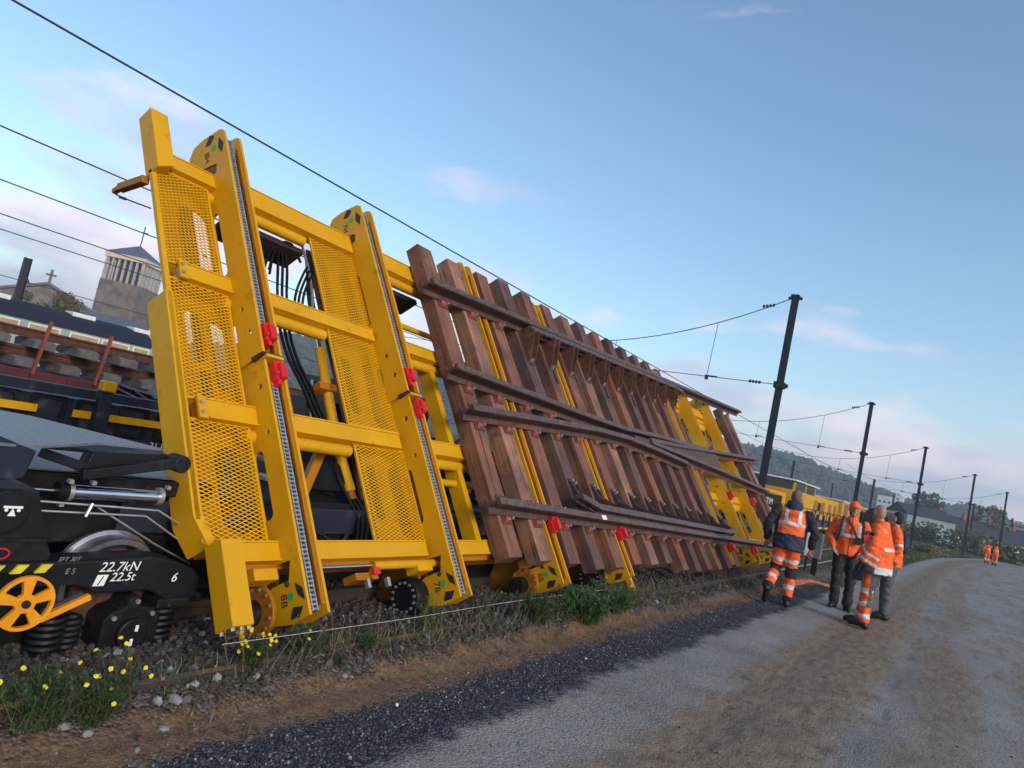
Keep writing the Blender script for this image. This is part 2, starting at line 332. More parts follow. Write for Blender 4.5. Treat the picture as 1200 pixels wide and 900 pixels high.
def ground_material():
    m = bpy.data.materials.new('ground'); m.use_nodes = True; nt = m.node_tree; N = nt.nodes; L = nt.links; bs = N['Principled BSDF']
    geo = N.new('ShaderNodeNewGeometry'); at = N.new('ShaderNodeAttribute'); at.attribute_name = 'edge'; at.attribute_type = 'GEOMETRY'
    def nz(scale, detail=5, rough=.55, vec=None):
        n = N.new('ShaderNodeTexNoise'); n.inputs['Scale'].default_value = scale; n.inputs['Detail'].default_value = detail; n.inputs['Roughness'].default_value = rough
        L.new(vec or geo.outputs['Position'], n.inputs['Vector']); return n.outputs['Fac']
    def math2(op, a, b, c=None):
        k = N.new('ShaderNodeMath'); k.operation = op
        for i, x in enumerate((a, b, c)):
            if x is None: continue
            if isinstance(x, (int, float)): k.inputs[i].default_value = x
            else: L.new(x, k.inputs[i])
        return k.outputs[0]
    def step(x, a, b):
        k = N.new('ShaderNodeMapRange'); k.interpolation_type = 'SMOOTHSTEP'; k.inputs['From Min'].default_value = a; k.inputs['From Max'].default_value = b; L.new(x, k.inputs['Value']); return k.outputs[0]
    def ramp(x, *st):
        k = N.new('ShaderNodeValToRGB'); e = k.color_ramp.elements
        while len(e) < len(st): e.new(0.5)
        for i, (p, c) in enumerate(st): e[i].position = p; e[i].color = (*c, 1)
        L.new(x, k.inputs[0]); return k.outputs[0]
    def mix(f, a, b, mode='MIX'):
        k = N.new('ShaderNodeMixRGB'); k.blend_type = mode
        for i, x in enumerate((f, a, b)):
            if isinstance(x, (int, float)): k.inputs[i].default_value = x
            elif isinstance(x, tuple): k.inputs[i].default_value = (*x, 1)
            else: L.new(x, k.inputs[i])
        return k.outputs[0]
    # across-road coordinate with a wobbly edge
    w = math2('ADD', at.outputs['Fac'], math2('MULTIPLY', math2('SUBTRACT', nz(1.1, 4), .5), .42))
    w = math2('ADD', w, math2('MULTIPLY', math2('SUBTRACT', nz(7, 5), .5), .30))
    vor = N.new('ShaderNodeTexVoronoi'); vor.inputs['Scale'].default_value = 55; L.new(geo.outputs['Position'], vor.inputs['Vector'])
    vor2 = N.new('ShaderNodeTexVoronoi'); vor2.inputs['Scale'].default_value = 120; L.new(geo.outputs['Position'], vor2.inputs['Vector'])
    bw = N.new('ShaderNodeRGBToBW'); L.new(vor.outputs['Color'], bw.inputs[0]); bw2 = N.new('ShaderNodeRGBToBW'); L.new(vor2.outputs['Color'], bw2.inputs[0])
    # crushed grey road
    grey = ramp(bw2.outputs[0], (0.15, (.17, .163, .152)), (0.55, (.275, .263, .247)), (0.9, (.38, .365, .345)))
    grey = mix(.7, grey, ramp(nz(.9, 6), (.3, (.66, .65, .64)), (.7, (1.2, 1.18, 1.15))), 'MULTIPLY')
    st = N.new('ShaderNodeVectorMath'); st.operation = 'MULTIPLY'; st.inputs[1].default_value = (1, .22, 1); L.new(geo.outputs['Position'], st.inputs[0])
    brown = ramp(nz(14, 8, .7, st.outputs[0]), (.3, (.125, .090, .062)), (.52, (.235, .170, .118)), (.75, (.32, .25, .18)))
    clods = ramp(nz(6, 7, .7), (.55, (1, 1, 1)), (.66, (.50, .46, .43))); brown = mix(.8, brown, clods, 'MULTIPLY')
    def band(c, hw, soft):
        d = math2('ABSOLUTE', math2('SUBTRACT', w, c), 0.0); return step(d, hw+soft, hw-soft)
    track = math2('MAXIMUM', band(-1.06, .50, .16), math2('MULTIPLY', band(.0, .32, .2), step(nz(.7, 3, .5, st.outputs[0]), .38, .58)))
    track = math2('MAXIMUM', track, math2('MULTIPLY', step(w, -1.3, -.9), step(nz(1.3, 8, .7, st.outputs[0]), .47, .62)))
    road = mix(math2('MULTIPLY', track, step(nz(1.6, 6, .6), .22, .42)), grey, brown)
    spots = step(nz(3.1, 7, .7), .62, .70); road = mix(math2('MULTIPLY', spots, .55), road, (.08, .068, .06)); lugs = step(nz(5.0, 4, .6, st.outputs[0]), .56, .64); road = mix(math2('MULTIPLY', math2('MULTIPLY', lugs, step(w, -1.9, -1.3)), .45), road, (.12, .10, .085))
    # dark fresh gravel
    dark = ramp(bw.outputs[0], (.1, (.018, .019, .027)), (.5, (.050, .052, .068)), (.93, (.15, .155, .185)))
    # earth
    earth = ramp(nz(22, 8, .7), (.3, (.075, .044, .026)), (.5, (.165, .100, .060)), (.75, (.25, .17, .11)))
    ball = ramp(bw.outputs[0], (.1, (.030, .022, .018)), (.5, (.085, .065, .055)), (.92, (.17, .145, .135)))
    grass = ramp(nz(6, 9, .7), (.3, (.028, .036, .014)), (.5, (.062, .070, .026)), (.7, (.13, .115, .055)))
    base = mix(step(w, -3.02, -2.88), ball, earth)
    base = mix(step(w, -2.72, -2.60), base, dark)
    base = mix(step(w, -2.26, -2.10), base, road)
    # verges: far left of the road and beyond its right side
    sp = N.new('ShaderNodeSeparateXYZ'); L.new(geo.outputs['Position'], sp.inputs[0])
    far = step(sp.outputs['Y'], 20, 34); lv = math2('MULTIPLY', far, step(w, -2.2, -2.5)); lv = math2('MULTIPLY', lv, step(nz(.5, 5), .36, .5))
    wide = math2('MAXIMUM', step(w, -9, -14), step(w, 9, 12)); lv = math2('MAXIMUM', lv, wide)
    base = mix(lv, base, grass)
    L.new(base, bs.inputs['Base Color']); bs.inputs['Roughness'].default_value = .92; bs.inputs['Specular IOR Level'].default_value = .25
    hgt = math2('ADD', math2('MULTIPLY', vor.outputs['Distance'], -1.2), math2('MULTIPLY', nz(30, 6), 1.0))
    amt = math2('ADD', math2('MULTIPLY', math2('MULTIPLY', step(w, -2.1, -2.3), step(w, -2.72, -2.60)), .7), .25); amt = math2('ADD', amt, math2('MULTIPLY', step(w, -2.88, -3.02), .5))
    bp = N.new('ShaderNodeBump'); bp.inputs['Distance'].default_value = .03; L.new(hgt, bp.inputs['Height']); L.new(amt, bp.inputs['Strength']); L.new(bp.outputs[0], bs.inputs['Normal'])
    return m
def build_ground():
    xs = axis(-4.4, 1.6, .07, -3200, 3200, 1.09); ys = axis(.8, 13, .085, -400, 4500, 1.055)
    nx = len(xs); m = ground_material()
    for nm, rng in (('ground', lambda x: x < -2.45), ('road', lambda x: x >= -2.45)):
        keep = [i for i in range(nx-1) if rng(xs[i])]
        cols = sorted(set(keep+[i+1 for i in keep])); idx = {c: k for k, c in enumerate(cols)}; n = len(cols)
        vs = []; ed = []
        for y in ys:
            e = interp(y, EDGE)
            for c in cols: vs.append((xs[c], y, gh(xs[c], y))); ed.append(xs[c]-e)
        fs = [(j*n+idx[i], j*n+idx[i]+1, (j+1)*n+idx[i]+1, (j+1)*n+idx[i]) for j in range(len(ys)-1) for i in keep]
        me = bpy.data.meshes.new(nm); me.from_pydata(vs, [], fs); me.materials.append(m)
        a = me.attributes.new('edge', 'FLOAT', 'POINT'); a.data.foreach_set('value', ed)
        me.polygons.foreach_set('use_smooth', [True]*len(fs))
        o = bpy.data.objects.new(nm, me); COL.objects.link(o); tag(o, kind='structure')
build_ground()

# ---- wooded hills far behind
def hills():
    m = mat('hill_woods', (0.045, 0.060, 0.045), 0.95, var=0.5, scale=0.035, bump=0.0, detail=9, col2=(0.13, 0.115, 0.07), c2amt=.45, c2scale=.012)
    ridge = [(-80, 6, 560), (-60, 10, 600), (-56, 24, 600), (-50.8, 46, 600), (-40, 54, 600), (-26, 50, 610), (-14.2, 37, 625), (-9.8, 35, 650), (-7, 29, 665), (-5.3, 25.5, 680), (-2.9, 23, 700), (.6, 27, 720), (3.6, 22, 750), (12, 20, 800), (30, 20, 900)]
    def rh(az):
        for (a, h, d), (b, k, e) in zip(ridge, ridge[1:]):
            if a <= az <= b: t = (az-a)/(b-a); t = t*t*(3-2*t); return h+(k-h)*t, d+(e-d)*t
        return (6, 560) if az < 0 else (20, 900)
    vs = []; n = 420; rows = 14
    for i in range(n):
        az = -78+110*i/(n-1); h, d = rh(az)
        for j in range(rows):
            t = j/(rows-1); dd = d-190+t*420
            prof = math.sin(min(1, t/.45)*math.pi/2) if t < .45 else math.cos((t-.45)/.55*math.pi/2)
            x = math.sin(R(az))*dd; y = math.cos(R(az))*dd
            z = (h+2)*prof + prof*(3*noise.noise((x*.02, y*.02, 0))+2.5*noise.noise((x*.07, y*.07, 2)))-2
            vs.append((x, y, z))
    fs = [(i*rows+j, (i+1)*rows+j, (i+1)*rows+j+1, i*rows+j+1) for i in range(n-1) for j in range(rows-1)]
    me = bpy.data.meshes.new('hill'); me.from_pydata(vs, [], fs); me.materials.append(m); o = bpy.data.objects.new('hill', me); COL.objects.link(o); tag(o, kind='structure')
    me.polygons.foreach_set('use_smooth', [True]*len(fs))
    # the wood on it, a mass of far crowns
    rnd = random.Random(3); mb = MB()
    ico = [(0, 0, 1), (.89, 0, .45), (.28, .85, .45), (-.72, .53, .45), (-.72, -.53, .45), (.28, -.85, .45), (.72, .53, -.3), (-.28, .85, -.3), (-.89, 0, -.3), (-.28, -.85, -.3), (.72, -.53, -.3)]
    icf = [(0, 1, 2), (0, 2, 3), (0, 3, 4), (0, 4, 5), (0, 5, 1), (1, 6, 2), (2, 7, 3), (3, 8, 4), (4, 9, 5), (5, 10, 1), (2, 6, 7), (3, 7, 8), (4, 8, 9), (5, 9, 10), (1, 10, 6)]
    for _ in range(5200):
        az = rnd.uniform(-72, 10); h, d = rh(az); t = rnd.random()**.7*.47; dd = d-190+t*420
        prof = math.sin(min(1, t/.45)*math.pi/2) if t < .45 else 1; x = math.sin(R(az))*dd; y = math.cos(R(az))*dd
        z = (h+2)*prof+prof*(3*noise.noise((x*.02, y*.02, 0))+2.5*noise.noise((x*.07, y*.07, 2)))-2
        s = rnd.uniform(1.6, 3.6); tl = rnd.uniform(.8, 1.5)
        mb.add([(x+a*s*rnd.uniform(.7, 1.2), y+b*s*rnd.uniform(.7, 1.2), z+1+c*s*tl*rnd.uniform(.7, 1.2)) for a, b, c in ico], icf)
    w = mb.build('woodland', mat('woods', (0.040, 0.052, 0.036), 0.95, var=.5, scale=.08, detail=8, col2=(.085, .07, .045), c2amt=.42, c2scale=.03)); tag(w, kind='stuff')
hills()

# ---- haze
hz = MB().box(-1500, 1500, -60, 1400, -3, 84).build('haze', [])
tag(hz, kind='stuff')
hm = bpy.data.materials.new('haze'); hm.use_nodes = True; hn = hm.node_tree.nodes; hn.remove(hn['Principled BSDF'])
pv = hn.new('ShaderNodeVolumePrincipled'); pv.inputs['Color'].default_value = (0.72, 0.86, 1.0, 1); pv.inputs['Density'].default_value = 0.00075; pv.inputs['Anisotropy'].default_value = 0.1
hm.node_tree.links.new(pv.outputs[0], hn['Material Output'].inputs['Volume']); hz.data.materials.append(hm)

# ---- rails of the yard tracks
RAILP = [(-.07, 0), (.07, 0), (.07, .012), (.014, .03), (.009, .125), (.036, .137), (.036, .165), (.030, .172), (-.030, .172), (-.036, .165), (-.036, .137), (-.009, .125), (-.014, .03), (-.07, .012)]
def yard_track(x0, gauge, ya, yb, label, z=.15, sl=True, seed=1):
    t = thing('railway_track', label, 'track', ((x0-gauge/2), ya, 0), 0, None)
    for xx in (x0, x0-gauge):
        mb = MB(); mb.sweep([(xx, ya, z-.172), (xx, (ya+yb)/2, z-.172), (xx, yb, z-.172)], RAILP)
        o = mb.build('rail', [M['yardrail']], t)
        mb = MB().box(xx-.026, xx+.026, ya, yb, z+.001, z+.004); mb.build('rail_head', M['railpol'], o.parent)
    if sl:
        rnd = random.Random(seed); mb = MB(); y = ya
        k = 0
        while y < min(yb, ya+40):
            b = MB().box(x0-gauge-.42+rnd.uniform(-.03, .03), x0+.36+rnd.uniform(-.03, .03), y-.12, y+.12, -.16, z-.165); b.build('sleeper', TIM[3], t, bevel=.008); y += .6; k += 1
    return t
yard_track(-3.1, 1.07, .6, 200, 'nearest railway track, in brown ballast beside the gravel road, under the tilted yellow frame', seed=2)
yard_track(-8.6, 1.435, -10, 200, 'second railway track with the dark low-sided wagon on it', z=.16, sl=False)
yard_track(-12.4, 1.435, -10, 200, 'third railway track with the red wagon of sleepers on it', z=.16, sl=False)
yard_track(-30.6, 1.435, -10, 60, 'farthest railway track with the pale green carriage on it', z=.16, sl=False)

# ---- masts of the overhead line
def mast(x, y, h=8.5, w=.205, label='', sw=0.9, arms=True, group='dark catenary masts along the tracks'):
    t = thing('catenary_mast', label, 'mast', (x, y, 0), 0, group)
    mb = MB()
    f = w/2; th = .022
    mb.box(-f, f, -f, -f+th, -.3, h); mb.box(-f, f, f-th, f, -.3, h); mb.box(-.012, .012, -f+th, f-th, -.3, h)
    mb.build('post', M['mastpaint'], t, M=Matrix.Translation((x, y, 0)))
    if arms:
        mb = MB().box(-f-.03, f+.03, -f-.03, f+.03, h-.04, h+.03).box(-f-.12, f+.12, -.03, .03, h-.12, h-.03); mb.build('cap', M['mastpaint'], t, M=Matrix.Translation((x, y, 0)))
        mb = MB().box(-f-.07, f+.07, -f-.05, f+.05, 5.30, 5.50).box(f+.05, f+.16, -.05, .05, 5.34, 5.46); mb.build('collar', M['mastpaint'], t, M=Matrix.Translation((x, y, 0)))
    return t
MASTS = [(-5.55, 24.4), (-5.2, 46.6), (-3.0, 67.4), (.8, 87.0), (4.5, 106.0)]
ML = ['tallest, nearest dark steel mast standing behind the end of the rail panel', 'second dark mast from the left, rising behind the worker in the orange cap', 'third dark mast from the left, standing in the grass beside the warehouse',
      'fourth dark mast from the left, beside a shorter thinner post', 'fifth dark mast from the left, just behind the two distant workers']
for (x, y), l in zip(MASTS, ML): mast(x, y, label=l)
FAR = [(-23.4, 122.3, 'short far mast on the wooded hillside left of the yellow locomotive cab'), (-26.1, 186.2, 'small far mast seen above the long yellow bonnet'), (-12.6, 134.3, 'far mast between the second and third tall masts, against the hill'),
       (-13.0, 186.1, 'far mast in front of the pale tower block'), (-2.1, 247.2, 'tiny mast on the skyline right of the dark warehouse roof'), (2.0, 152.4, 'thinner mast right beside the fourth tall mast'), (9.5, 186, 'far mast near the right edge beside the grey roofs')]
for x, y, l in FAR: mast(x, y, w=.34, arms=False, label=l)
mast(-55.9, 21.7, h=7.1, w=.42, arms=False, label='grey post standing alone behind the green carriage at the left edge')
# cross-span wires, a thing per span: head wire, lower wire, droppers with insulators
def span(x1, y1, x2, label, h=8.4, lo=5.42, sag=2.3):
    t = thing('cross_span_wire', label, 'wire', (x1, y1, 0), 0, 'wires spanning between masts across the tracks')
    mb = MB(); P = []; L2 = x2-x1
    for i in range(25):
        s = i/24; P.append((x1+L2*s, y1, h-sag*4*s*(1-s)))
    mb.tube(P, .016, 5); mb.build('head_wire', M['wire'], t)
    mb = MB(); Q = [(x1+L2*i/24, y1, lo-.42*math.sin(math.pi*i/24*1)+(.35*math.sin(math.pi*i/24))) for i in range(25)]
    mb.tube(Q, .013, 5); mb.build('lower_wire', M['wire'], t)
    mb = MB()
    for s in (.03,):
        for k in range(4): mb.ell((x1+L2*(s+.006*k), y1, h-sag*4*s*(1-s)-.02*k), (.05, .05, .06), nu=8, nv=5); mb.ell((x1+L2*(s+.006*k), y1, lo), (.05, .05, .06), nu=8, nv=5)
    mb.build('insulator', M['wire'], t)
    for s in (.13, .34, .66):
        z1 = h-sag*4*s*(1-s); mb = MB().tube([(x1+L2*s, y1, z1), (x1+L2*s-.05, y1, lo-.02)], .011, 5)
        mb.box(x1+L2*s-.10, x1+L2*s, y1-.05, y1+.05, lo-.14, lo+.02); mb.box(x1+L2*s, x1+L2*s+.32, y1-.02, y1+.02, lo-.02, lo+.02); mb.build('dropper', M['wire'], t)
SL = ['nearest cross-span wire, tied to the top of the tallest mast', 'cross-span wire tied to the second mast from the left', 'cross-span wire tied to the third mast from the left', 'cross-span wire tied to the fourth mast from the left', 'farthest cross-span wire, tied to the fifth mast from the left']
for (x, y), l in zip(MASTS, SL): span(x-.13, y, x-18, l)
# contact wires along the tracks
def line_wire(pts, r, label, grp='overhead wires running along the tracks'):
    mb = MB(); P = []
    for (a, b) in zip(pts, pts[1:]):
        for i in range(8): P.append(Vector(a).lerp(Vector(b), i/8))
    P.append(Vector(pts[-1])); o = mb.tube(P, r, 6).build('overhead_wire', M['wire']); tag(o, label, 'wire', grp)
WL = ['thickest overhead wire, crossing the sky above the yellow frame', 'overhead wire second from the top at the left edge', 'overhead wire third from the top at the left edge', 'overhead wire fourth from the top at the left edge',
      'overhead wire fifth from the top at the left edge', 'lowest overhead wire at the left edge, over the church roof']
for (x, z), l, r in zip(((-12.67, 6.5), (-20.37, 6.5), (-27.27, 6.5), (-34.9, 6.5), (-40, 6.5), (-71.3, 6.5)), WL, (.020, .022, .024, .026, .026, .036)):
    line_wire([(x, -20, z), (x, 60, z), (x, 260, z)], r, l)

# ---- left background: tower, church, carriage, wagons
def brickbox(mb, x0, x1, y0, y1, z0, z1, mi=0): mb.box(x0, x1, y0, y1, z0, z1, mi)
def church_tower():
    T = Matrix.Translation((-206.0, 106.5, 0)) @ Matrix.Rotation(R(34), 4, 'Z')
    t = thing('church_tower', 'square stone bell tower with open colonnade and grey pyramid roof, behind the green carriage', 'tower', (-206, 106.5, 0))
    s = 5.6; mb = MB().box(-s, s, -s, s, 0, 22.5)
    for k in range(3): mb.box(-s-.1, s+.1, -s-.1, s+.1, 5+7*k, 5.35+7*k)
    mb.build('wall', M['stone'], t, M=T)
    mb = MB(); n = 6
    for side in range(4):
        Rm = Matrix.Rotation(side*math.pi/2, 4, 'Z')
        for i in range(n+1):
            p = -s+.5+(2*s-1)*i/n; mb.box(p-.26, p+.26, -s+.05, -s+.6, 22.5, 29, T=Rm)
    mb.build('column', M['towerstone'], t, M=T)['kind'] = 'stuff'
    MB().box(-s+2.2, s-2.2, -s+2.2, s-2.2, 22.5, 29).build('bell_chamber', M['darkroof'], t, M=T)
    MB().box(-s-.25, s+.25, -s-.25, s+.25, 29, 30.4).build('cornice', M['cream'], t, M=T)
    k = s+.35; mb = MB(); mb.add([(-k, -k, 30.4), (k, -k, 30.4), (k, k, 30.4), (-k, k, 30.4), (0, 0, 34.6)], [(0, 1, 4), (1, 2, 4), (2, 3, 4), (3, 0, 4), (3, 2, 1, 0)])
    for i in range(-4, 5):
        for sd in range(4): pass
    rf = mb.build('roof', M['slate'], t, M=T)
    mb = MB().tube([(0, 0, 34.4), (0, 0, 40.4)], .16, 6).box(-1.2, 1.2, -.1, .1, 38.4, 38.65); mb.build('cross', M['mastpaint'], t, M=T)
church_tower()
def church():
    t = thing('church', 'low stone church gable with a cross on its ridge, left of the bell tower', 'church', (-198, 84, 0))
    T = Matrix.Translation((-198, 84, 0)) @ Matrix.Rotation(R(60), 4, 'Z')
    mb = MB().prism([(-11, 0), (11, 0), (11, 11), (0, 15.2), (-11, 11)], -9, 9, mp=lambda p, q, r: (p, r, q)); mb.build('wall', M['stone'], t, M=T)
    mb = MB().prism([(-12, 10.7), (0, 15.4), (12, 10.7), (12, 11.3), (0, 16.1), (-12, 11.3)], -9.5, 9.5, mp=lambda p, q, r: (p, r, q)); mb.build('roof', M['stone'], t, M=T)
    mb = MB().box(-.28, .28, -9.4, -9, 16, 19.2).box(-1.1, 1.1, -9.4, -9, 17.6, 18.1); mb.build('cross', M['stone'], t, M=T)
    mb = MB().ell((-5, -8, 14.6), (1.0, 1.0, 1.4), nu=8, nv=6); mb.build('finial', M['darkroof'], t, M=T)
    t2 = thing('low_building', 'low building with a blue slate roof between church and tower', 'building', (-165, 80, 0))
    T = Matrix.Translation((-165, 80, 0)) @ Matrix.Rotation(R(75), 4, 'Z')
    MB().box(-9, 9, -5, 5, 0, 8.4).build('wall', M['stone'], t2, M=T); MB().prism([(-5.6, 8.3), (5.6, 8.3), (0, 10.6)], -9.4, 9.4, mp=lambda p, q, r: (r, p, q)).build('roof', M['slate'], t2, M=T)
church()
def carriage():
    x1 = -30.0; y0, y1 = -6, 17.55
    t = thing('railway_carriage', 'pale green passenger carriage with boarded windows and dark blue roof', 'carriage', (x1-1.4, 6, 0))
    mb = MB().box(x1-2.8, x1, y0, y1, .55, 2.38); mb.build('body', M['mint'], t, bevel=.05)
    prof = [(x1+.06, 2.33)]+[(x1-1.4+1.46*math.cos(R(a)), 2.37+.66*math.sin(R(a))) for a in range(0, 181, 12)]+[(x1-2.86, 2.33)]
    mb = MB().prism(prof, y0-.05, y1-.5, mp=lambda p, q, r: (p, r, q))
    mb.prism([(x1-1.4+(p-(x1-1.4))*.9, 2.33+(q-2.33)*.62) for p, q in prof], y1-.5, y1+.1, mp=lambda p, q, r: (p, r, q)); mb.build('roof', M['roofblue'], t)
    for yc in (-5.2, -3.7, -2.2, -.7, .8, 2.3, 3.8, 5.35, 6.9, 8.45, 9.95, 11.35, 12.8, 14.3, 15.55, 16.65):
        w = .52 if yc < 16 else .3
        fr = MB().box(x1, x1+.02, yc-w-.06, yc+w+.06, 1.85, 2.25).build('window', M['white2'], t)
        MB().box(x1+.02, x1+.03, yc-w, yc+w, 1.90, 2.20).build('pane', M['board'], t)
    for yc in (11.2, 14.35, 16.9): MB().prism(rrect(-.5, .5, 0, .22, .1), yc-.45, yc+.45, mp=lambda p, q, r: (x1-.9+p*.7, r, 2.86+q)).build('roof_vent', M['white2'], t)
    MB().box(x1-2.5, x1-.2, y0+.5, y1-.5, .25, .55).build('underframe', M['black'], t)
    for yc in (-4, -1.5, 12.5, 15): MB().tube([(x1-2.3, yc, .46), (x1-.5, yc, .46)], .42, 18).build('wheel', M['blackm'], t)
    MB().box(x1-1.9, x1-.9, y1+.02, y1+.12, .7, 2.0).build('end_door', M['white2'], t)
carriage()
def red_wagon():
    x1 = -11.2; y0, y1 = -4, 14
    t = thing('flat_wagon', 'dark red flat wagon stacked with rails on concrete sleepers', 'wagon', (x1-1.3, 5, 0))
    MB().box(x1-2.6, x1, y0, y1, .72, 1.20).build('deck', M['darkred'], t, bevel=.01)
    mb = MB()
    for i in range(36): mb.box(x1, x1+.04, y0+.25+i*.5, y0+.31+i*.5, .74, 1.16)
    mb.build('side_ribs', M['darkred'], t)
    for y in (4.75, 5.62, 6.9): MB().bar((x1+.05, y, 1.15), (x1+.05, y+.08, 1.94 if y < 6 else 1.6), .045, .04).build('stanchion', M['stanchion'], t)
    for y in (-2, 0, 10, 12): MB().tube([(x1-2.2, y, .45), (x1-.3, y, .45)], .42, 18).build('wheel', M['blackm'], t)
    # loose loads: two layers of track panel
    rnd = random.Random(9)
    for lay, z in ((0, 1.235), (1, 1.52)):
        p = thing('prefabricated_track', ['lower rusty track panel with grey concrete sleepers on the red wagon', 'upper rusty track panel with grey concrete sleepers on the red wagon'][lay], 'track', (x1-1.3, 5, z), 0, 'track panels stacked on the red wagon')
        for xx in (x1-.35, x1-1.85): MB().sweep([(xx, y0+.3, z+.13), (xx, y1-.3, z+.13)], [(a*.9, b*.8) for a, b in RAILP]).build('rail', M['rust'], p)
        for i in range(26):
            y = y0+.6+i*.62+.2*lay
            for xx in (x1-.35, x1-1.85):
                b = MB().prism([(-.32, 0), (.32, 0), (.34, .10), (.2, .135), (-.2, .135), (-.34, .10)], y-.14, y+.14, mp=lambda a, c, r: (xx+a, r, z-.002+c)); b.build('sleeper_block', M['concrete'], p)
    b = thing('scrap_pile', 'pale blue-grey bent metal sheets lying on the red wagon deck', 'scrap', (x1, 6.2, 1.2))
    mb = MB(); rnd = random.Random(4)
    for k in range(7):
        y = 6.0+k*.22; mb.box(0, .5, 0, .5, 0, .02, T=Matrix.Translation((x1-.3, y-.2, 1.22+.03*k % .12)) @ Matrix.Rotation(rnd.uniform(-.5, .5), 4, 'X') @ Matrix.Rotation(rnd.uniform(0, .6), 4, 'Y'))
    mb.build('sheet', M['slate'], b)
red_wagon()
def gondola():
    x1 = -8.0; y0, y1 = -3, 13.5
    t = thing('low_sided_wagon', 'dark grey low-sided wagon with yellow stripes along its side', 'wagon', (x1-1.3, 5, 0))
    MB().box(x1-2.7, x1-.06, y0, y1, .50, 1.10).build('body', M['navy'], t, bevel=.01)
    MB().box(x1-.10, x1+.05, y0, y1, 1.13, 1.23).build('top_rail', M['navy'], t, bevel=.012)
    MB().box(x1-.08, x1+.02, y0, y1, .50, .74).build('sole_bar', M['navy'], t, bevel=.01)
    mb = MB(); y = y0
    while y < y1-.4:
        mb.prism(rrect(y+.04, y+.40, .76, 1.11, .03), x1-.07, x1-.035, mp=lambda p, q, r: (r, p, q), holes=[rrect(y+.09, y+.35, .80, 1.07, .04)]); y += .46
    mb.build('side_panel', M['black'], t)
    for y in (1.0, 2.3, 4.16, 5.9, 7.7, 9.5, 11.3):
        MB().prism([(.52, 0), (1.28, 0), (1.28, .06), (1.05, .10), (.52, .14)], y-.07, y+.07, mp=lambda p, q, r: (x1+q, r, p)).build('post', M['navy'], t, bevel=.01)
        MB().box(x1-.02, x1+.11, y-.075, y+.075, 1.24, 1.36).build('post_cap', M['yellow'], t, bevel=.02)
    for a, b in ((-1, 2.9), (3.05, 3.53), (3.88, 4.07), (4.27, 6.4), (6.6, 8.2), (8.6, 11)):
        MB().box(x1+.02, x1+.028, a, b, .915, .995).build('stripe', M['yellow'], t)
    for y in (-1, 1, 9, 11): MB().tube([(x1-2.1, y, .46), (x1-.6, y, .46)], .42, 18).build('wheel', M['blackm'], t)
    text_mesh('31 87', .11, 'number_plate', M['white2'], t, basis((x1+.03, 4.93, .70), (0, 1, 0), (0, 0, 1), (1, 0, 0)))
gondola()

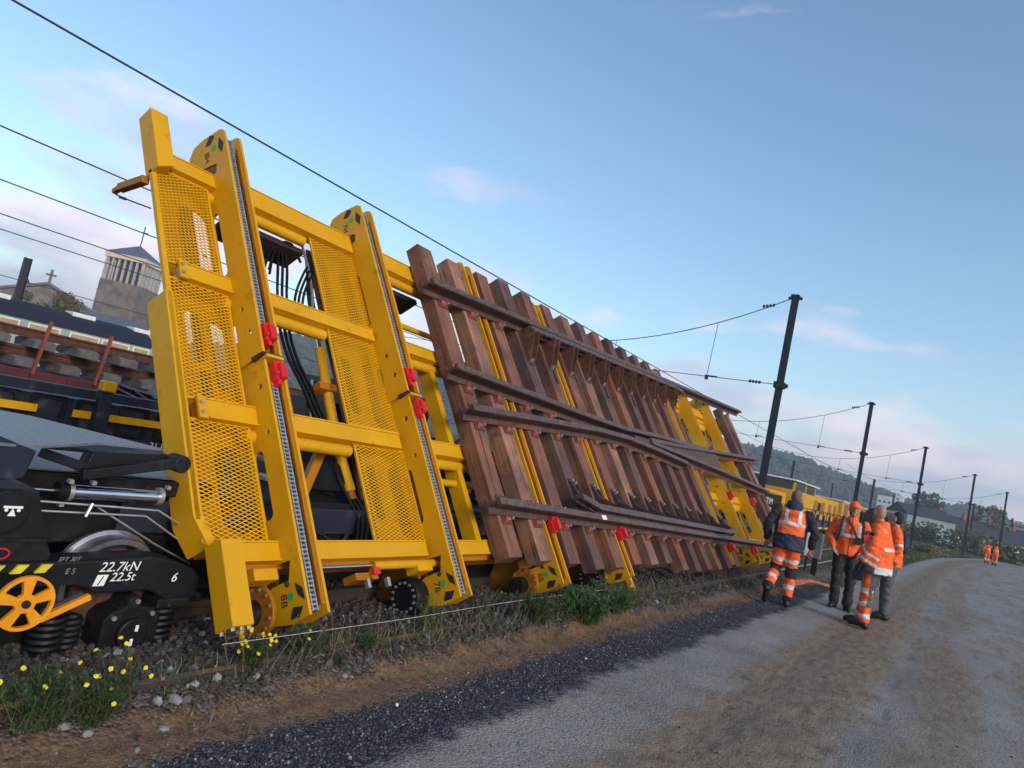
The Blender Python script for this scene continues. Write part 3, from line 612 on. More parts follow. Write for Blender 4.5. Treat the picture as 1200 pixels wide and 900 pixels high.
# ---- the yellow locomotives and the wagons behind the workers
def loco():
    x1 = -8.5
    t = thing('shunting_locomotive', 'yellow diesel locomotive with a cab between its bonnets, behind the walking worker', 'locomotive', (x1-1.3, 52, 0))
    B = lambda n, m, *a, **k: MB().box(*a).build(n, M[m], t, bevel=k.get('b', .03))
    B('front_bonnet', 'yellow', x1-2.0, x1-.3, 38.0, 45.5, .85, 2.15); B('grille', 'blackm', x1-.3, x1-.27, 40.5, 44.3, 1.0, 1.95)
    B('cab', 'yellow', x1-2.7, x1, 46, 53.5, .85, 2.45)
    cw = MB()
    for y in (46.0, 49.7, 53.3): cw.box(x1-.12, x1, y, y+.22, 2.45, 3.0)
    cw.box(x1-2.7, x1-2.58, 46, 53.5, 2.45, 3.0); cw.build('cab_post', M['yellow'], t)
    MB().box(x1-2.6, x1-.05, 46.1, 53.4, 2.45, 2.98).build('window', M['glass'], t)
    B('roof', 'white2', x1-2.8, x1+.15, 45.6, 54.2, 3.0, 3.10)
    B('rear_bonnet', 'yellow', x1-2.2, x1-.3, 53.6, 68, .85, 2.55)
    for y in (55.5, 59, 62.5, 65.5): MB().box(x1-.3, x1-.275, y, y+1.6, 1.3, 2.2).build('grille', M['yellow2'], t)
    MB().box(x1-.3, x1-.27, 57.4, 58.6, 1.5, 2.1).build('grille', M['blackm'], t)
    B('frame', 'black', x1-2.7, x1, 36.5, 69, .55, .83)
    mb = MB()
    for i in range(18): mb.box(x1-.03, x1+.02, 37+i*1.8, 37.06+i*1.8, .83, 1.5)
    mb.box(x1-.03, x1+.02, 37, 68, 1.47, 1.52); mb.build('handrail', M['mastpaint'], t)
    for y in (40, 42.5, 62, 64.5): MB().tube([(x1-2.2, y, .46), (x1-.4, y, .46)], .45, 16).build('wheel', M['blackm'], t)
    b = thing('machine_wagon', 'long yellow machine wagon coupled behind the locomotive, with a brown door', 'wagon', (x1-1.3, 85, 0))
    MB().box(x1-2.6, x1-.2, 70, 110, .8, 2.75).build('body', M['yellow'], b, bevel=.05)
    MB().box(x1-.2, x1-.17, 71, 73.8, .9, 2.6).build('door', M['brick'], b)
    for y in (76, 84, 92, 100): MB().box(x1-.2, x1-.17, y, y+2, 1.6, 2.3).build('window', M['glass'], b)
    MB().box(x1-2.65, x1-.15, 69.9, 110.1, 2.75, 2.85).build('roof', M['white2'], b)
    MB().box(x1-2.6, x1-.2, 69.6, 110, .45, .8).build('underframe', M['black'], b)
    s = thing('equipment_crate', 'dark crate with two lines of pale lettering in front of the yellow locomotive', 'crate', (-8.6, 38, 0))
    MB().box(-8.75, -8.35, 35.6, 40.7, .62, 1.90).build('box', M['blackm'], s, bevel=.02)
    MB().box(-8.75, -8.33, 35.5, 40.8, 1.901, 1.97).build('rim', M['yellow2'], s)
    MB().box(-8.75, -8.33, 35.5, 40.8, .1, .61).build('base', M['concrete'], s)
    for k, tx in enumerate(('SUSTIM', '2P5070')): text_mesh(tx, .44, 'lettering', M['white2'], s, basis((-8.345, 38.4, 1.5-.48*k), (0, 2.2, 0), (0, 0, 1), (1, 0, 0)))
    w = thing('post_wagon', 'low dark wagon with a row of posts and a yellow sole bar, behind the workers', 'wagon', (-6.9, 45, 0))
    MB().box(-8.2, -6.2, 40, 75, .55, .75).build('deck', M['mastpaint'], w)
    for i in range(16): MB().box(-6.28, -6.18, 41+i*2.2, 41.16+i*2.2, .3, 1.35).build('post', M['mastpaint'], w)
    for i in range(15): MB().box(-6.2, -6.16, 41.5+i*2.2, 42.9+i*2.2, .58, .70).build('stripe', M['yellow'], w)
    tk = thing('tank_wagon', 'dark rounded tank wagon behind the heads of the standing workers', 'wagon', (-7, 95, 0))
    MB().tube([(-7.2, 84, 1.9), (-7.2, 108, 1.9)], 1.15, 20).build('tank', M['blackm'], tk, smooth=True); MB().box(-8.2, -6.2, 83, 109, .5, .85).build('frame', M['rust'], tk)
loco()
# ---- right background
def warehouse():
    t = thing('warehouse', 'long cream warehouse with a dark pitched roof and a grey gable end', 'warehouse', (-6, 172, 0))
    T = Matrix.Translation((-12.8, 171, 0)) @ Matrix.Rotation(R(-56), 4, 'Z')
    MB().box(0, 7.5, 0, 10, 0, 4.6).build('gable_wall', M['greywall'], t, M=T)
    MB().prism([(-.3, 4.6), (7.8, 4.6), (3.7, 6.7)], -.3, 10, mp=lambda p, q, r: (p, r, q)).build('roof', M['darkroof'], t, M=T)
    T2 = Matrix.Translation((-7.0, 168, 0)) @ Matrix.Rotation(R(32), 4, 'Z')
    MB().box(-3.5, 3.5, 0, 8, 0, 4.6).build('wall', M['cream'], t, M=T2)
    T3 = Matrix.Translation((-3.5, 171, 0)) @ Matrix.Rotation(R(28), 4, 'Z')
    MB().box(-1, 26, 0, 9, 0, 3.0).build('wall', M['cream'], t, M=T3)
    MB().prism([(-.5, 2.9), (9.6, 2.9), (4.6, 6.2)], -1.5, 26.5, mp=lambda p, q, r: (r, p, q)).build('roof', M['darkroof'], t, M=T3)
    for k in range(5): MB().box(2+k*5, 2.7+k*5, 4, 4.7, 5.5, 7.3).build('chimney', M['brick'], t, M=T3)
    h = thing('railcar', 'dull red goods van standing in front of the cream warehouse', 'wagon', (-9, 155, 0))
    T4 = Matrix.Translation((-9.5, 155, 0)) @ Matrix.Rotation(R(30), 4, 'Z'); MB().box(-4, 4, -1.2, 1.2, .5, 2.3).build('body', M['brick'], h, M=T4, bevel=.05); MB().box(-4, 4, -1, 1, .1, .5).build('underframe', M['black'], h, M=T4)
    for i, (x, y, w, hh, d, l) in enumerate(((-36, 458, 8, 17, 10, 'pale tower block against the hill, left of a narrower one'), (-29.5, 462, 4, 19, 10, 'narrower pale tower block right of the first'), (9, 300, 14, 9, 9, 'grey apartment house with flat roof near the right edge'),
                                      (26, 250, 10, 8, 8, 'grey flat-roofed house at the right edge of the view'), (16, 210, 12, 4.2, 8, 'low grey shed behind the two distant workers'), (4, 215, 9, 5, 7, 'brick house with grey roof left of the poplar tree'))):
        b = thing('apartment_block' if hh > 8 else 'house', l, 'building', (x, y, 0)); mm = M['white2'] if i < 2 else M['greywall'] if i < 5 else M['brick']
        MB().box(x-w/2, x+w/2, y, y+d, 0, hh).build('wall', mm, b)
        if i < 4:
            for fl in range(int(hh/3)):
                for c in range(int(w/2.4)): MB().box(x-w/2+.7+c*2.4, x-w/2+2.0+c*2.4, y-.05, y-.02, 1+fl*3, 2.3+fl*3).build('window', M['glass'], b)
        else: MB().prism([(-w/2-.3, hh), (w/2+.3, hh), (0, hh+2.2)], y-.3, y+d+.3, mp=lambda p, q, r: (x+p, r, q)).build('roof', M['slate'], b)
warehouse()
LEAFD = mat('foliage_dark', (0.05, 0.065, 0.028), .9, var=.5, scale=1.2)
LEAFY = mat('foliage_autumn', (0.11, 0.10, 0.04), .9, var=.4, scale=1.2)
BARK = mat('bark', (.07, .055, .045), .95, var=.3)
def tree(x, y, h, w, label, leaf, cat='tree', n=1500, trunk=True, seed=1, fs=.35, name='tree'):
    t = thing(name, label, cat, (x, y, 0)); rnd = random.Random(seed)
    if trunk:
        mb = MB().tube([(x, y, 0), (x+.1, y, h*.5), (x, y+.1, h*.92)], w*.07, 7, r2=w*.012)
        for k in range(9):
            a = rnd.uniform(0, 6.28); z = h*rnd.uniform(.25, .75); mb.tube([(x, y, z), (x+math.cos(a)*w*.36, y+math.sin(a)*w*.36, z+h*.16)], w*.025, 5, r2=w*.006)
        mb.build('trunk', BARK, t)
    cl = [(rnd.gauss(0, .22)*w, rnd.gauss(0, .22)*w, h*(rnd.uniform(.2, .95) if trunk else rnd.uniform(0, .8)), rnd.uniform(.10, .22)*w) for _ in range(34)]
    mb = MB()
    for _ in range(n):
        c = rnd.choice(cl); d = Vector((rnd.gauss(0, 1), rnd.gauss(0, 1), rnd.gauss(0, 1))).normalized()*c[3]*rnd.uniform(.6, 1.1)
        p = Vector((x+c[0], y+c[1], c[2]))+d; a = Vector((rnd.gauss(0, 1), rnd.gauss(0, 1), rnd.gauss(0, 1))).normalized(); b = a.orthogonal(); s = fs*rnd.uniform(.5, 1.2)
        mb.add([p+a*s, p+b*s*.6, p-a*s, p-b*s*.6], [(0, 1, 2, 3)])
    mb.build('crown', leaf, t)
tree(6.2, 183, 10, 6.5, 'tall yellowing poplar tree left of the fifth mast', LEAFY, seed=2)
tree(-7.0, 240, 13, 9, 'round dark tree above the warehouse roof', LEAFD, seed=3, fs=.5)
tree(-57, 24.6, 5.3, 3.2, 'yellow-green bush top behind the carriage roof', LEAFY, 'bush', seed=5, fs=.09, n=5000)
for i, (x, y, h, w, l, lf) in enumerate(((-4.0, 128, 2.8, 7, 'dark bush right of the third mast, in front of the warehouse', LEAFD), (1.5, 125, 2.6, 8, 'dark bush left of the fourth mast', LEAFD), (5.2, 112, 2.2, 7, 'bush just left of the two distant workers', LEAFD),
        (-1.6, 66, .8, 2.2, 'small dry bush at the grassy edge of the road', LEAFY))):
    tree(x, y, h, w, l, lf, 'bush', n=900, trunk=False, seed=20+i, fs=.3 if h > 1 else .09, name='bush')
def far_fence():
    t = thing('portal_gantry', 'dark steel gantry crossing the tracks near the right edge', 'gantry', (11, 128, 0))
    for x in (5.5, 12, 18, 24): MB().box(x-.16, x+.16, 128-.16, 128+.16, 0, 6.0).build('post', M['mastpaint'], t)
    mb = MB().box(5.3, 25, 127.9, 128.1, 5.9, 6.0).box(5.3, 25, 127.9, 128.1, 5.2, 5.3)
    for i in range(20): mb.bar((5.4+i, 128, 5.25), (6.4+i, 128, 5.95), .06, .06)
    mb.build('beam', M['mastpaint'], t)
    for k, (px, py, l) in enumerate(((6.6, 118, 'white car parked behind the two distant workers'),)):
        c = thing('parked_car', l, 'car', (px+1, py, 0))
        MB().prism([(-2, .3), (2, .3), (2, .8), (1.3, .95), (.7, 1.4), (-1.2, 1.4), (-1.8, .95), (-2, .9)], -.8, .8, mp=lambda p, q, r: (px+1+p, py+r, q+.1)).build('body', M['white2'], c, bevel=.06)
        MB().prism([(1.15, 1.0), (.65, 1.35), (-1.1, 1.35), (-1.6, 1.0)], -.81, .81, mp=lambda p, q, r: (px+1+p, py+r, q+.1)).build('window', M['glass'], c)
        for a in (-1.25, 1.25):
            for s in (-.7, .7): MB().tube([(px+1+a, py+s-.1, .33), (px+1+a, py+s+.1, .33)], .32, 14).build('wheel', M['rubber'], c)
far_fence()

# ================================================================ THE TILTING WAGON
def F(p, q, r): return (r, p, q)             # outline in (v,o) extruded along u
WG = thing('track_panel_wagon', 'black wagon carrying a tall tilted yellow steel frame with mesh panels, in the foreground', 'wagon', (-4.6, 5, 0))
def fr(mb, name, m, **k): return mb.build(name, m if not isinstance(m, str) else M[m], WG, M=FM, **k)
def sub(mb, name, m, parent, **k):
    o = mb.build(name, m if not isinstance(m, str) else M[m], WG, M=FM, **k); o.parent = parent; return o
def hexbolt(mb, p, ax, r, h):     # bolt head on a face, ax: axis vector
    p = Vector(p); mb.tube([p, p+Vector(ax)*h], r, 6)
PO, BO = -.20, -.32      # beam front and back
# --- post with mesh panels at the near end
mb = MB().prism([(-3.10, 2.62), (-2.955, 2.70), (-2.955, 3.22), (-3.10, 3.22)], -.30, -.14); fr(mb, 'post_top', 'yellow', bevel=.008)
hole = lambda a, b, c, d, r=.1: rrect(a, b, c, d, r, 6)
mb = MB().prism([(-2.93, 2.92), (-2.93, 1.60), (-3.09, 1.56), (-3.09, -.10), (-2.98, -.30), (-2.50, -.30), (-2.46, -.22), (-2.46, 2.95)], -.44, -.41,
    holes=[hole(-2.78, -2.50, 1.90, 2.62), hole(-2.84, -2.70, 1.15, 1.6, .07), hole(-2.65, -2.50, .95, 1.55, .07), hole(-2.78, -2.68, .82, 1.1, .045), hole(-2.76, -2.49, -.14, .50, .12)]); fr(mb, 'backing_plate', 'backing_shade')
mb = MB().prism([(-3.11, 1.56), (-3.11, -.10), (-3.045, -.10), (-3.045, 1.56)], -.44, -.22).prism([(-3.11, -.10), (-3.03, -.30), (-2.98, -.26), (-3.045, -.07)], -.44, -.22); fr(mb, 'side_box', 'yellow', bevel=.006)
mb = MB().prism([(-3.06, -.29), (-2.91, -.29), (-2.91, -.81), (-3.06, -.81)], -.23, -.07); fr(mb, 'post_foot', 'yellow', bevel=.008)
for a, b in ((-3.04, -.10), (-2.98, -.10), (-2.93, -.10), (-3.04, -.2), (-2.93, -.2)):
    mb = MB(); hexbolt(mb, (a, -.81, b), (0, -1, 0), .014, .02); fr(mb, 'foot_bolt', 'steel')
mb = MB().box(-2.985, -2.955, -.97, -.81, -.13, -.11).box(-2.985, -2.93, -.99, -.965, -.13, -.11); fr(mb, 'hook', 'yellow', bevel=.004)
for bb in ((-2.72, -2.40, 2.15, 3.1, -.72, -.70), (-2.60, -2.44, 1.0, 1.75, -.66, -.64), (-2.58, -2.40, -.1, .3, -.64, -.62)): fr(MB().box(*bb), 'rear_plate_shade', 'rust_and_shade')  # plates coloured dark brown to paint the shade inside the slots
# post front strip (the bracket side of the mesh) and outrigger arm
mb = MB().box(-3.10, -3.06, -.12, 2.66, -.26, -.22); fr(mb, 'edge_strip', 'yellow', bevel=.004)
mb = MB().bar((-3.1, 2.60, -.30), (-3.1, 2.74, -.62), .06, .06, up=(0, 1, 0)).bar((-3.1, 2.74, -.60), (-3.1, 2.76, -.70), .04, .04, up=(0, 1, 0)); fr(mb, 'outrigger', 'yellow2', bevel=.006)
mb = MB().tube([(-3.1, 2.72, -.68), (-3.1, 2.55, -.52), (-3.09, 2.33, -.30)], .006, 5)
for k in range(4): mb.ell((-3.1, 2.66-.02*k, -.63+.02*k), (.012, .012, .012), nu=6, nv=4)
fr(mb, 'stay_rope', 'wire')
def mesh_panel(u0, u1, v0, v1, o=-.25, top_skew=0.0):
    """expanded metal grille in its frame"""
    mb = MB(); r = .009
    lines = [((u0, v0), (u1, v0)), ((u1, v0), (u1, v1-top_skew)), ((u1, v1-top_skew), (u0, v1)), ((u0, v1), (u0, v0))]
    for a, b in lines: mb.bar((a[0], a[1], o), (b[0], b[1], o), .018, .018, up=(0, 0, 1))
    f = fr(mb, 'grille_frame', 'yellow', bevel=0)
    g = MB(); px, py = .066, .029; ang = py/px*1.0
    Wd = u1-u0; Ht = v1-v0
    for sgn in (1, -1):
        k = -int(Wd*ang/py)-2
        while k*py < Ht+Wd*ang+py:
            # line v = v0 + k*py + sgn*ang*(u-u0)
            c = v0+k*py+(Wd*ang if sgn < 0 else 0); ts = []
            ua, ub = u0, u1
            va, vb = c+(0), c+sgn*ang*Wd
            def clip(ua, va, ub, vb):
                P = []
                n = 24
                t0, t1 = 0, 1
                dv = vb-va
                top = lambda u: v1-top_skew*(u-u0)/Wd
                ins = [i for i in range(n+1) if v0 <= va+dv*i/n <= top(ua+(ub-ua)*i/n)]
                if len(ins) < 2: return None
                i0, i1 = ins[0]/n, ins[-1]/n
                return (ua+(ub-ua)*i0, va+dv*i0), (ua+(ub-ua)*i1, va+dv*i1)
            q = clip(ua, va, ub, vb)
            if q: g.bar((*q[0], o+.003*sgn), (*q[1], o+.003*sgn), .0052, .007, up=(0, 0, 1))
            k += 1
    f2 = sub(g, 'grille', 'grille', f)
for a in ((-3.08, -2.60, 1.84, 2.72), (-3.08, -2.57, .745, 1.70), (-3.05, -2.57, -.255, .585)): mesh_panel(*a, top_skew=.0)
for a in ((-1.50, -.90, 1.86, 2.76), (-1.53, -.86, .77, 1.71), (-1.52, -.90, -.255, .585)): mesh_panel(*a)
fr(MB().box(-1.12, -.25, -.2, 3.0, -.66, -.64), 'rear_plate_shade', 'rust')  # rust colour here stands for shade seen through the slots
mb = MB().prism([(-1.27, -.28), (-.66, -.28), (-.66, 2.95), (-1.27, 2.95)], -.44, -.42, holes=[hole(-.98, -.76, 1.95, 2.65, .08), hole(-1.24, -1.14, 2.2, 2.75, .04), hole(-1.24, -1.12, 1.0, 1.6, .05), hole(-.96, -.76, .9, 1.6, .08), hole(-1.24, -1.12, .0, .5, .05), hole(-.96, -.8, -.15, .5, .07)]); fr(mb, 'backing_plate', 'backing_shade')
# --- long beams
U1 = 13.6
for i, (va, vb) in enumerate(((2.74, 2.87), (1.71, 1.83), (.595, .725), (-.385, -.27))):
    segs = [(-2.96, -2.50), (-2.40, -.95), (-.74, U1)]
    mb = MB()
    for k, (a, b) in enumerate(segs):
        vv = vb+(.07 if i == 0 and k else 0); mb.box(a, b, va, vv, BO-.02*k, PO)
    b0 = fr(mb, 'long_beam', 'yellow', bevel=.006)
    mb = MB()
    for a, b in segs: mb.box(a+.04, b-.02, va-.013, va, BO, PO+.012).box(a, b, vb+(.07 if i == 0 and a > -2.9 else 0)-.001, vb+.010+(.07 if i == 0 and a > -2.9 else 0), BO, PO+.006)
    sub(mb, 'edge_lip', 'yellow', b0)
    mb = MB()
    for a, b in ((-2.6 if i else -2.6, -2.47), (-2.40, -1.56), (-.74, -.2), (-.2, U1)):
        mb.tube([(a, va-.062, -.285), (b, va-.062, -.285)], .050, 14)
    if i < 3: sub(mb, 'round_tube', 'yellow', b0, smooth=True)
    else:
        mb = MB().box(-2.9, U1, va-.05, va-.014, -.40, -.26); sub(mb, 'lower_flange', 'yellow2', b0)
    mb = MB().box(-2.995, -2.93, va-.02, vb+.015, PO-.01, PO+.012)
    for dv in (.02, .09):
        for du in (-2.975,): hexbolt(mb, (du, va+dv, PO+.012), (0, 0, 1), .013, .014)
    sub(mb, 'bracket', 'yellow', b0)
    for dv in (.02, .09):
        mb = MB(); hexbolt(mb, (-2.975, va+dv, PO+.012), (0, 0, 1), .0145, .018); sub(mb, 'bolt', 'steel', b0)
for ua, ub in ((-2.35, -1.50), (-.7, .2)): fr(MB().box(ua, ub, 2.60, 2.66, -.62, -.36), 'steel_section', 'rust_and_shade', bevel=.005)
mb = MB().box(-2.3, -1.65, 2.955, 2.965, -.34, -.22).tube([(-2.1, 2.98, -.30), (-1.2, 2.98, -.30)], .016, 8); fr(mb, 'pipe', 'yellow')
# stiffener struts behind, both ends
for uu, vv0, vv1 in ((-.03, .75, 1.75), (-.03, -.3, .55)): fr(MB().box(uu-.05, uu+.03, vv0, vv1, -.42, -.26), 'strut', 'yellow', bevel=.004)

# --- the columns with chains
def column(u0, key, chain=True, split=False, labels=True, wide=0.0, txt='8'):
    bot = [(-.80, .0), (-.815, -.20), (-.80, -.28), (-.74, -.50), (-.58, -.54), (-.54, -.32), (-.54, -.16), (-.42, -.12), (-.40, -.34)]
    top = [(2.87, -.34), (2.88, -.16), (2.96, -.14), (3.01, -.28), (3.03, -.44), (3.22, -.46), (3.30, -.38), (3.30, -.24), (3.26, -.04), (3.23, .0), (3.18, .006)]
    slots = [rrect(1.9, 2.5, -.30, -.22, .03), circ(1.52, -.14, .022, 10), circ(1.30, -.10, .022, 10), circ(.86, -.12, .022, 10), circ(.5, -.12, .018, 10)]
    slots += [rrect(a, a+.2, -.31, -.235, .03) for a in (.95, 1.25)]+[rrect(-.1, .4, -.30, -.2, .04)]
    holes_r = slots+[circ(-.1+.33*k, -.07, .006, 8) for k in range(9)]
    def halfplate(nm, uu, lo, hi, o=0):
        if lo is None: outl = [(a, b+o if b > -.05 else b) for a, b in bot]+[(hi, -.34), (hi, o)]
        elif hi is None: outl = [(lo, o), (lo, -.34)]+[(a, b) for a, b in top]
        else: outl = bot+top
        l0 = -9 if lo is None else lo; h0 = 9 if hi is None else hi
        hs = [h for h in holes_r if all(l0+.01 < p[0] < h0-.01 for p in h)]
        return fr(MB().prism(outl, uu, uu+.022, mp=F, holes=hs), nm, 'yellow', bevel=.003)
    parts = []
    if split:
        c = halfplate('column_plate', u0, 1.075, None); halfplate('column_plate', u0+.028, None, 1.12, -.03)
        halfplate('column_plate', u0+.155, 1.075, None, 0); halfplate('column_plate', u0+.185, None, 1.12, -.03)
    else:
        c = fr(MB().prism(bot+top, u0, u0+.022, mp=F, holes=holes_r), 'column_plate', 'yellow', bevel=.003)
        fr(MB().prism(bot+top, u0+.155, u0+.177, mp=F, holes=holes_r), 'column_plate', 'yellow', bevel=.003)
    # web, right channel lip, chain
    dz = -.03 if split else 0
    mb = MB()
    if split: mb.box(u0+.022, u0+.155, 1.1, 3.16, -.10, -.075).box(u0+.05, u0+.185, -.76, 1.1, -.125, -.10).box(u0+.125, u0+.155, 1.1, 3.1, -.03, -.012).box(u0+.155, u0+.185, -.74, 1.1, -.06, -.042)
    else: mb.box(u0+.022, u0+.155, -.76, 3.16, -.10, -.075).box(u0+.12, u0+.155, -.74, 3.1, -.03, -.012)
    w = sub(mb, 'web', 'yellow2', c)
    if chain:
        mb = MB()
        for (a, b, du, oo) in (((-.78, 1.0, .062, -.035), (1.22, 3.17, .034, -.012)) if split else ((-.78, 3.17, .034, -.02),)):
            mb.box(u0+du+.001, u0+du+.052, a, b, oo-.03, oo-.022, mi=1)
            n = int((b-a)/.030)
            for k in range(n):
                v = a+k*.030; mb.box(u0+du, u0+du+.012, v, v+.026, oo-.02, oo, mi=0).box(u0+du+.041, u0+du+.053, v, v+.026, oo-.02, oo, mi=0).box(u0+du+.012, u0+du+.041, v+.008, v+.018, oo-.018, oo-.004, mi=0)
        sub(mb, 'chain', [M['steel'], M['markblack']], c)
    if split:
        sub(MB().prism([(1.066, .004), (1.085, .006), (1.095, -.12), (1.055, -.12)], u0-.004, u0+.175, mp=F), 'end_cap', 'markblack', c)
        sub(MB().prism([(1.045, .014), (1.068, .014), (1.068, -.20), (1.045, -.20)], u0+.02, u0+.175, mp=F), 'end_label', 'yellow', c)
        for vv, du in ((1.19, .04), (.87, .07)):
            k = MB().prism(rrect(vv+.0, vv+.12, -.07, .055, .02), u0+du+.02, u0+du+.078, mp=F).box(u0+du-.006, u0+du+.02, vv-.01, vv+.14, -.04, .025)
            k.box(u0+du+.01, u0+du+.088, vv+.105, vv+.14, -.05, .03).box(u0+du+.01, u0+du+.045, vv-.045, vv, -.06, .02)
            k.tube([(u0+du+.015, vv+.04, .03), (u0+du-.015, vv+.04, .03)], .018, 10)
            fr(k, 'clamp', 'red', bevel=.006)
    # feet: drum, markings
    disc = key % 2
    uc = u0-.001
    if disc:
        fr(MB().tube([(uc, -.66, -.46), (uc-.15, -.66, -.46)], .155, 32), 'drum', 'black', smooth=True, bevel=.01)
        for k in range(14):
            d = MB(); a = 2*math.pi*k/14; hexbolt(d, (uc-.15, -.66+.118*math.cos(a), -.46+.118*math.sin(a)), (-1, 0, 0), .012, .014); fr(d, 'drum_bolt', 'steel')
    else:
        ring = fr(MB().tube([(uc, -.66, -.44), (uc-.035, -.66, -.44)], .17, 32), 'flange', 'yellow2', smooth=True, bevel=.008)
        d = MB()
        for k in range(12):
            a = 2*math.pi*k/12; hexbolt(d, (uc-.035, -.66+.145*math.cos(a), -.44+.145*math.sin(a)), (-1, 0, 0), .011, .014)
        sub(d, 'flange_bolts', 'steel', ring)
        sub(MB().tube([(uc-.03, -.66, -.46), (uc-.16, -.66, -.46)], .085, 20).tube([(uc-.16, -.66, -.46), (uc-.18, -.66, -.46)], .05, 12), 'hub', 'blackm', ring, smooth=True)
    arm = MB().prism([(-.80, -.5), (-.82, -.75), (-.70, -.90), (-.50, -.92), (-.20, -.62), (-.12, -.40), (-.40, -.36)], u0+.03, u0+.055, mp=F, holes=[circ(-.66, -.76, .055, 14)])
    arm.prism([(-.80, -.5), (-.82, -.75), (-.70, -.90), (-.50, -.92), (-.20, -.62), (-.12, -.40), (-.40, -.36)], u0+.13, u0+.155, mp=F)
    fr(arm, 'swing_arm', 'yellow2', bevel=.004)
    fr(MB().tube([(u0-.04, -.66, -.76), (u0+.18, -.66, -.76)], .038, 14), 'pivot_pin', 'blackm', smooth=True)
    fr(MB().box(u0-.20, u0-.01, -.52, -.44, -.34, -.20), 'foot_block', 'yellow', bevel=.008)
    # top wheel
    fr(MB().tube([(u0-.04, 2.99, -.44), (u0-.16, 2.99, -.44)], .10, 24), 'top_roller', 'black', smooth=True, bevel=.01)
    fr(MB().prism([(2.86, -.36), (3.05, -.58), (3.20, -.52), (3.0, -.30)], u0-.03, u0-.01, mp=F), 'roller_bracket', 'yellow', bevel=.003)
    if labels:
        mk = u0-.0015
        def tx(s, v, o, size, m='markblack'):
            text_mesh(s, size, 'marking', M[m], WG, FM @ basis((mk, v, o), (0, 0, -1) if v > 2 else (0, -1, 0), (0, 1, 0) if v > 2 else (0, 0, -1), (-1, 0, 0)), extrude=.0008)
        du = .03 if split else 0
        if split: mk2 = u0+.0265
        mk = (u0+.0265) if split else u0-.0015
        text_mesh(txt, .085, 'marking', M['markblack'], WG, FM @ basis((mk, -.655, -.235), (0, -.97, -.1), (0, -.1, .97), (-1, 0, 0)), extrude=.0008)
        fr(MB().prism([(-.57, -.11), (-.65, -.10), (-.70, -.045), (-.62, -.05)], mk, mk-.0015, mp=F), 'diamond_mark', 'markblack')
        fr(MB().prism([(-.715, -.16), (-.785, -.20), (-.79, -.12), (-.735, -.07)], mk, mk-.0015, mp=F), 'diamond_mark', 'markblack')
        fr(MB().prism(circ(-.645, -.165, .028, 14), mk, mk-.002, mp=F), 'green_mark', 'green')
        fr(MB().prism(circ(-.56, -.18, .022, 12), mk, mk-.002, mp=F), 'bush', 'rust')
        mk = u0-.0015
        text_mesh(txt[0]+'H', .085, 'marking', M['markblack'], WG, FM @ basis((mk, 3.09, -.24), (0, -.97, -.1), (0, -.1, .97), (-1, 0, 0)), extrude=.0008)
        fr(MB().prism([(3.19, -.06), (3.10, -.09), (3.02, -.055), (3.10, -.02)], mk, mk-.0015, mp=F), 'diamond_mark', 'markblack')
        fr(MB().prism([(3.28, -.16), (3.21, -.24), (3.19, -.17), (3.24, -.11)], mk, mk-.0015, mp=F), 'diamond_mark', 'markblack')
        fr(MB().prism(circ(3.13, -.14, .026, 14), mk, mk-.002, mp=F), 'green_mark', 'green')
column(-2.55, 0, split=True, txt='8B')
column(-.93, 1, split=True, txt='7B')
column(.87, 2, chain=False, txt='6B')
column(2.63, 3, chain=False, txt='5B')
column(7.50, 4, chain=False, txt='4B')
column(9.15, 5, chain=False, txt='3B')
column(10.95, 6, chain=False, txt='2B')
# foot bracket of the 5th group
fr(MB().box(2.86, 2.93, -.98, -.72, -.17, -.10), 'post_foot', 'yellow', bevel=.006)
# machinery seen between the far columns
for u in (9.42, 10.2, 11.25, 8.2):
    for v in (2.5, 1.75, .5):
        b = fr(MB().tube([(u, v, -.30), (u+.55, v, -.30)], .10, 16).tube([(u+.5, v, -.30), (u+.66, v, -.30)], .075, 12), 'drive_motor', 'yellow', smooth=True, bevel=.008)
        sub(MB().tube([(u+.66, v, -.3), (u+.72, v, -.3)], .05, 10).box(u+.2, u+.4, v-.2, v-.11, -.36, -.24), 'shaft', 'blackm', b)
for u, v, s in ((9.29, 1.65, .9), (9.27, .62, 1.0), (11.1, 1.66, .9), (11.1, .57, 1.0), (12.5, .98, .9)):
    mb = MB().prism(rrect(v-.07*s, v+.07*s, -.03, .11, .03), u-.01, u+.09, mp=F).box(u-.03, u+.12, v-.10*s, v-.05*s, -.04, .05); fr(mb, 'clamp', 'red', bevel=.008)
mb = MB()
for u in (9.5, 10.0, 11.3):
    for v in (.15, 1.2, 2.2): mb.tube([(u, v, -.28), (u+.2, v+.08, -.24), (u+.45, v-.02, -.30), (u+.6, v-.1, -.34)], .022, 6, smooth_pts=5)
fr(mb, 'hydraulic_hose', 'rubber')
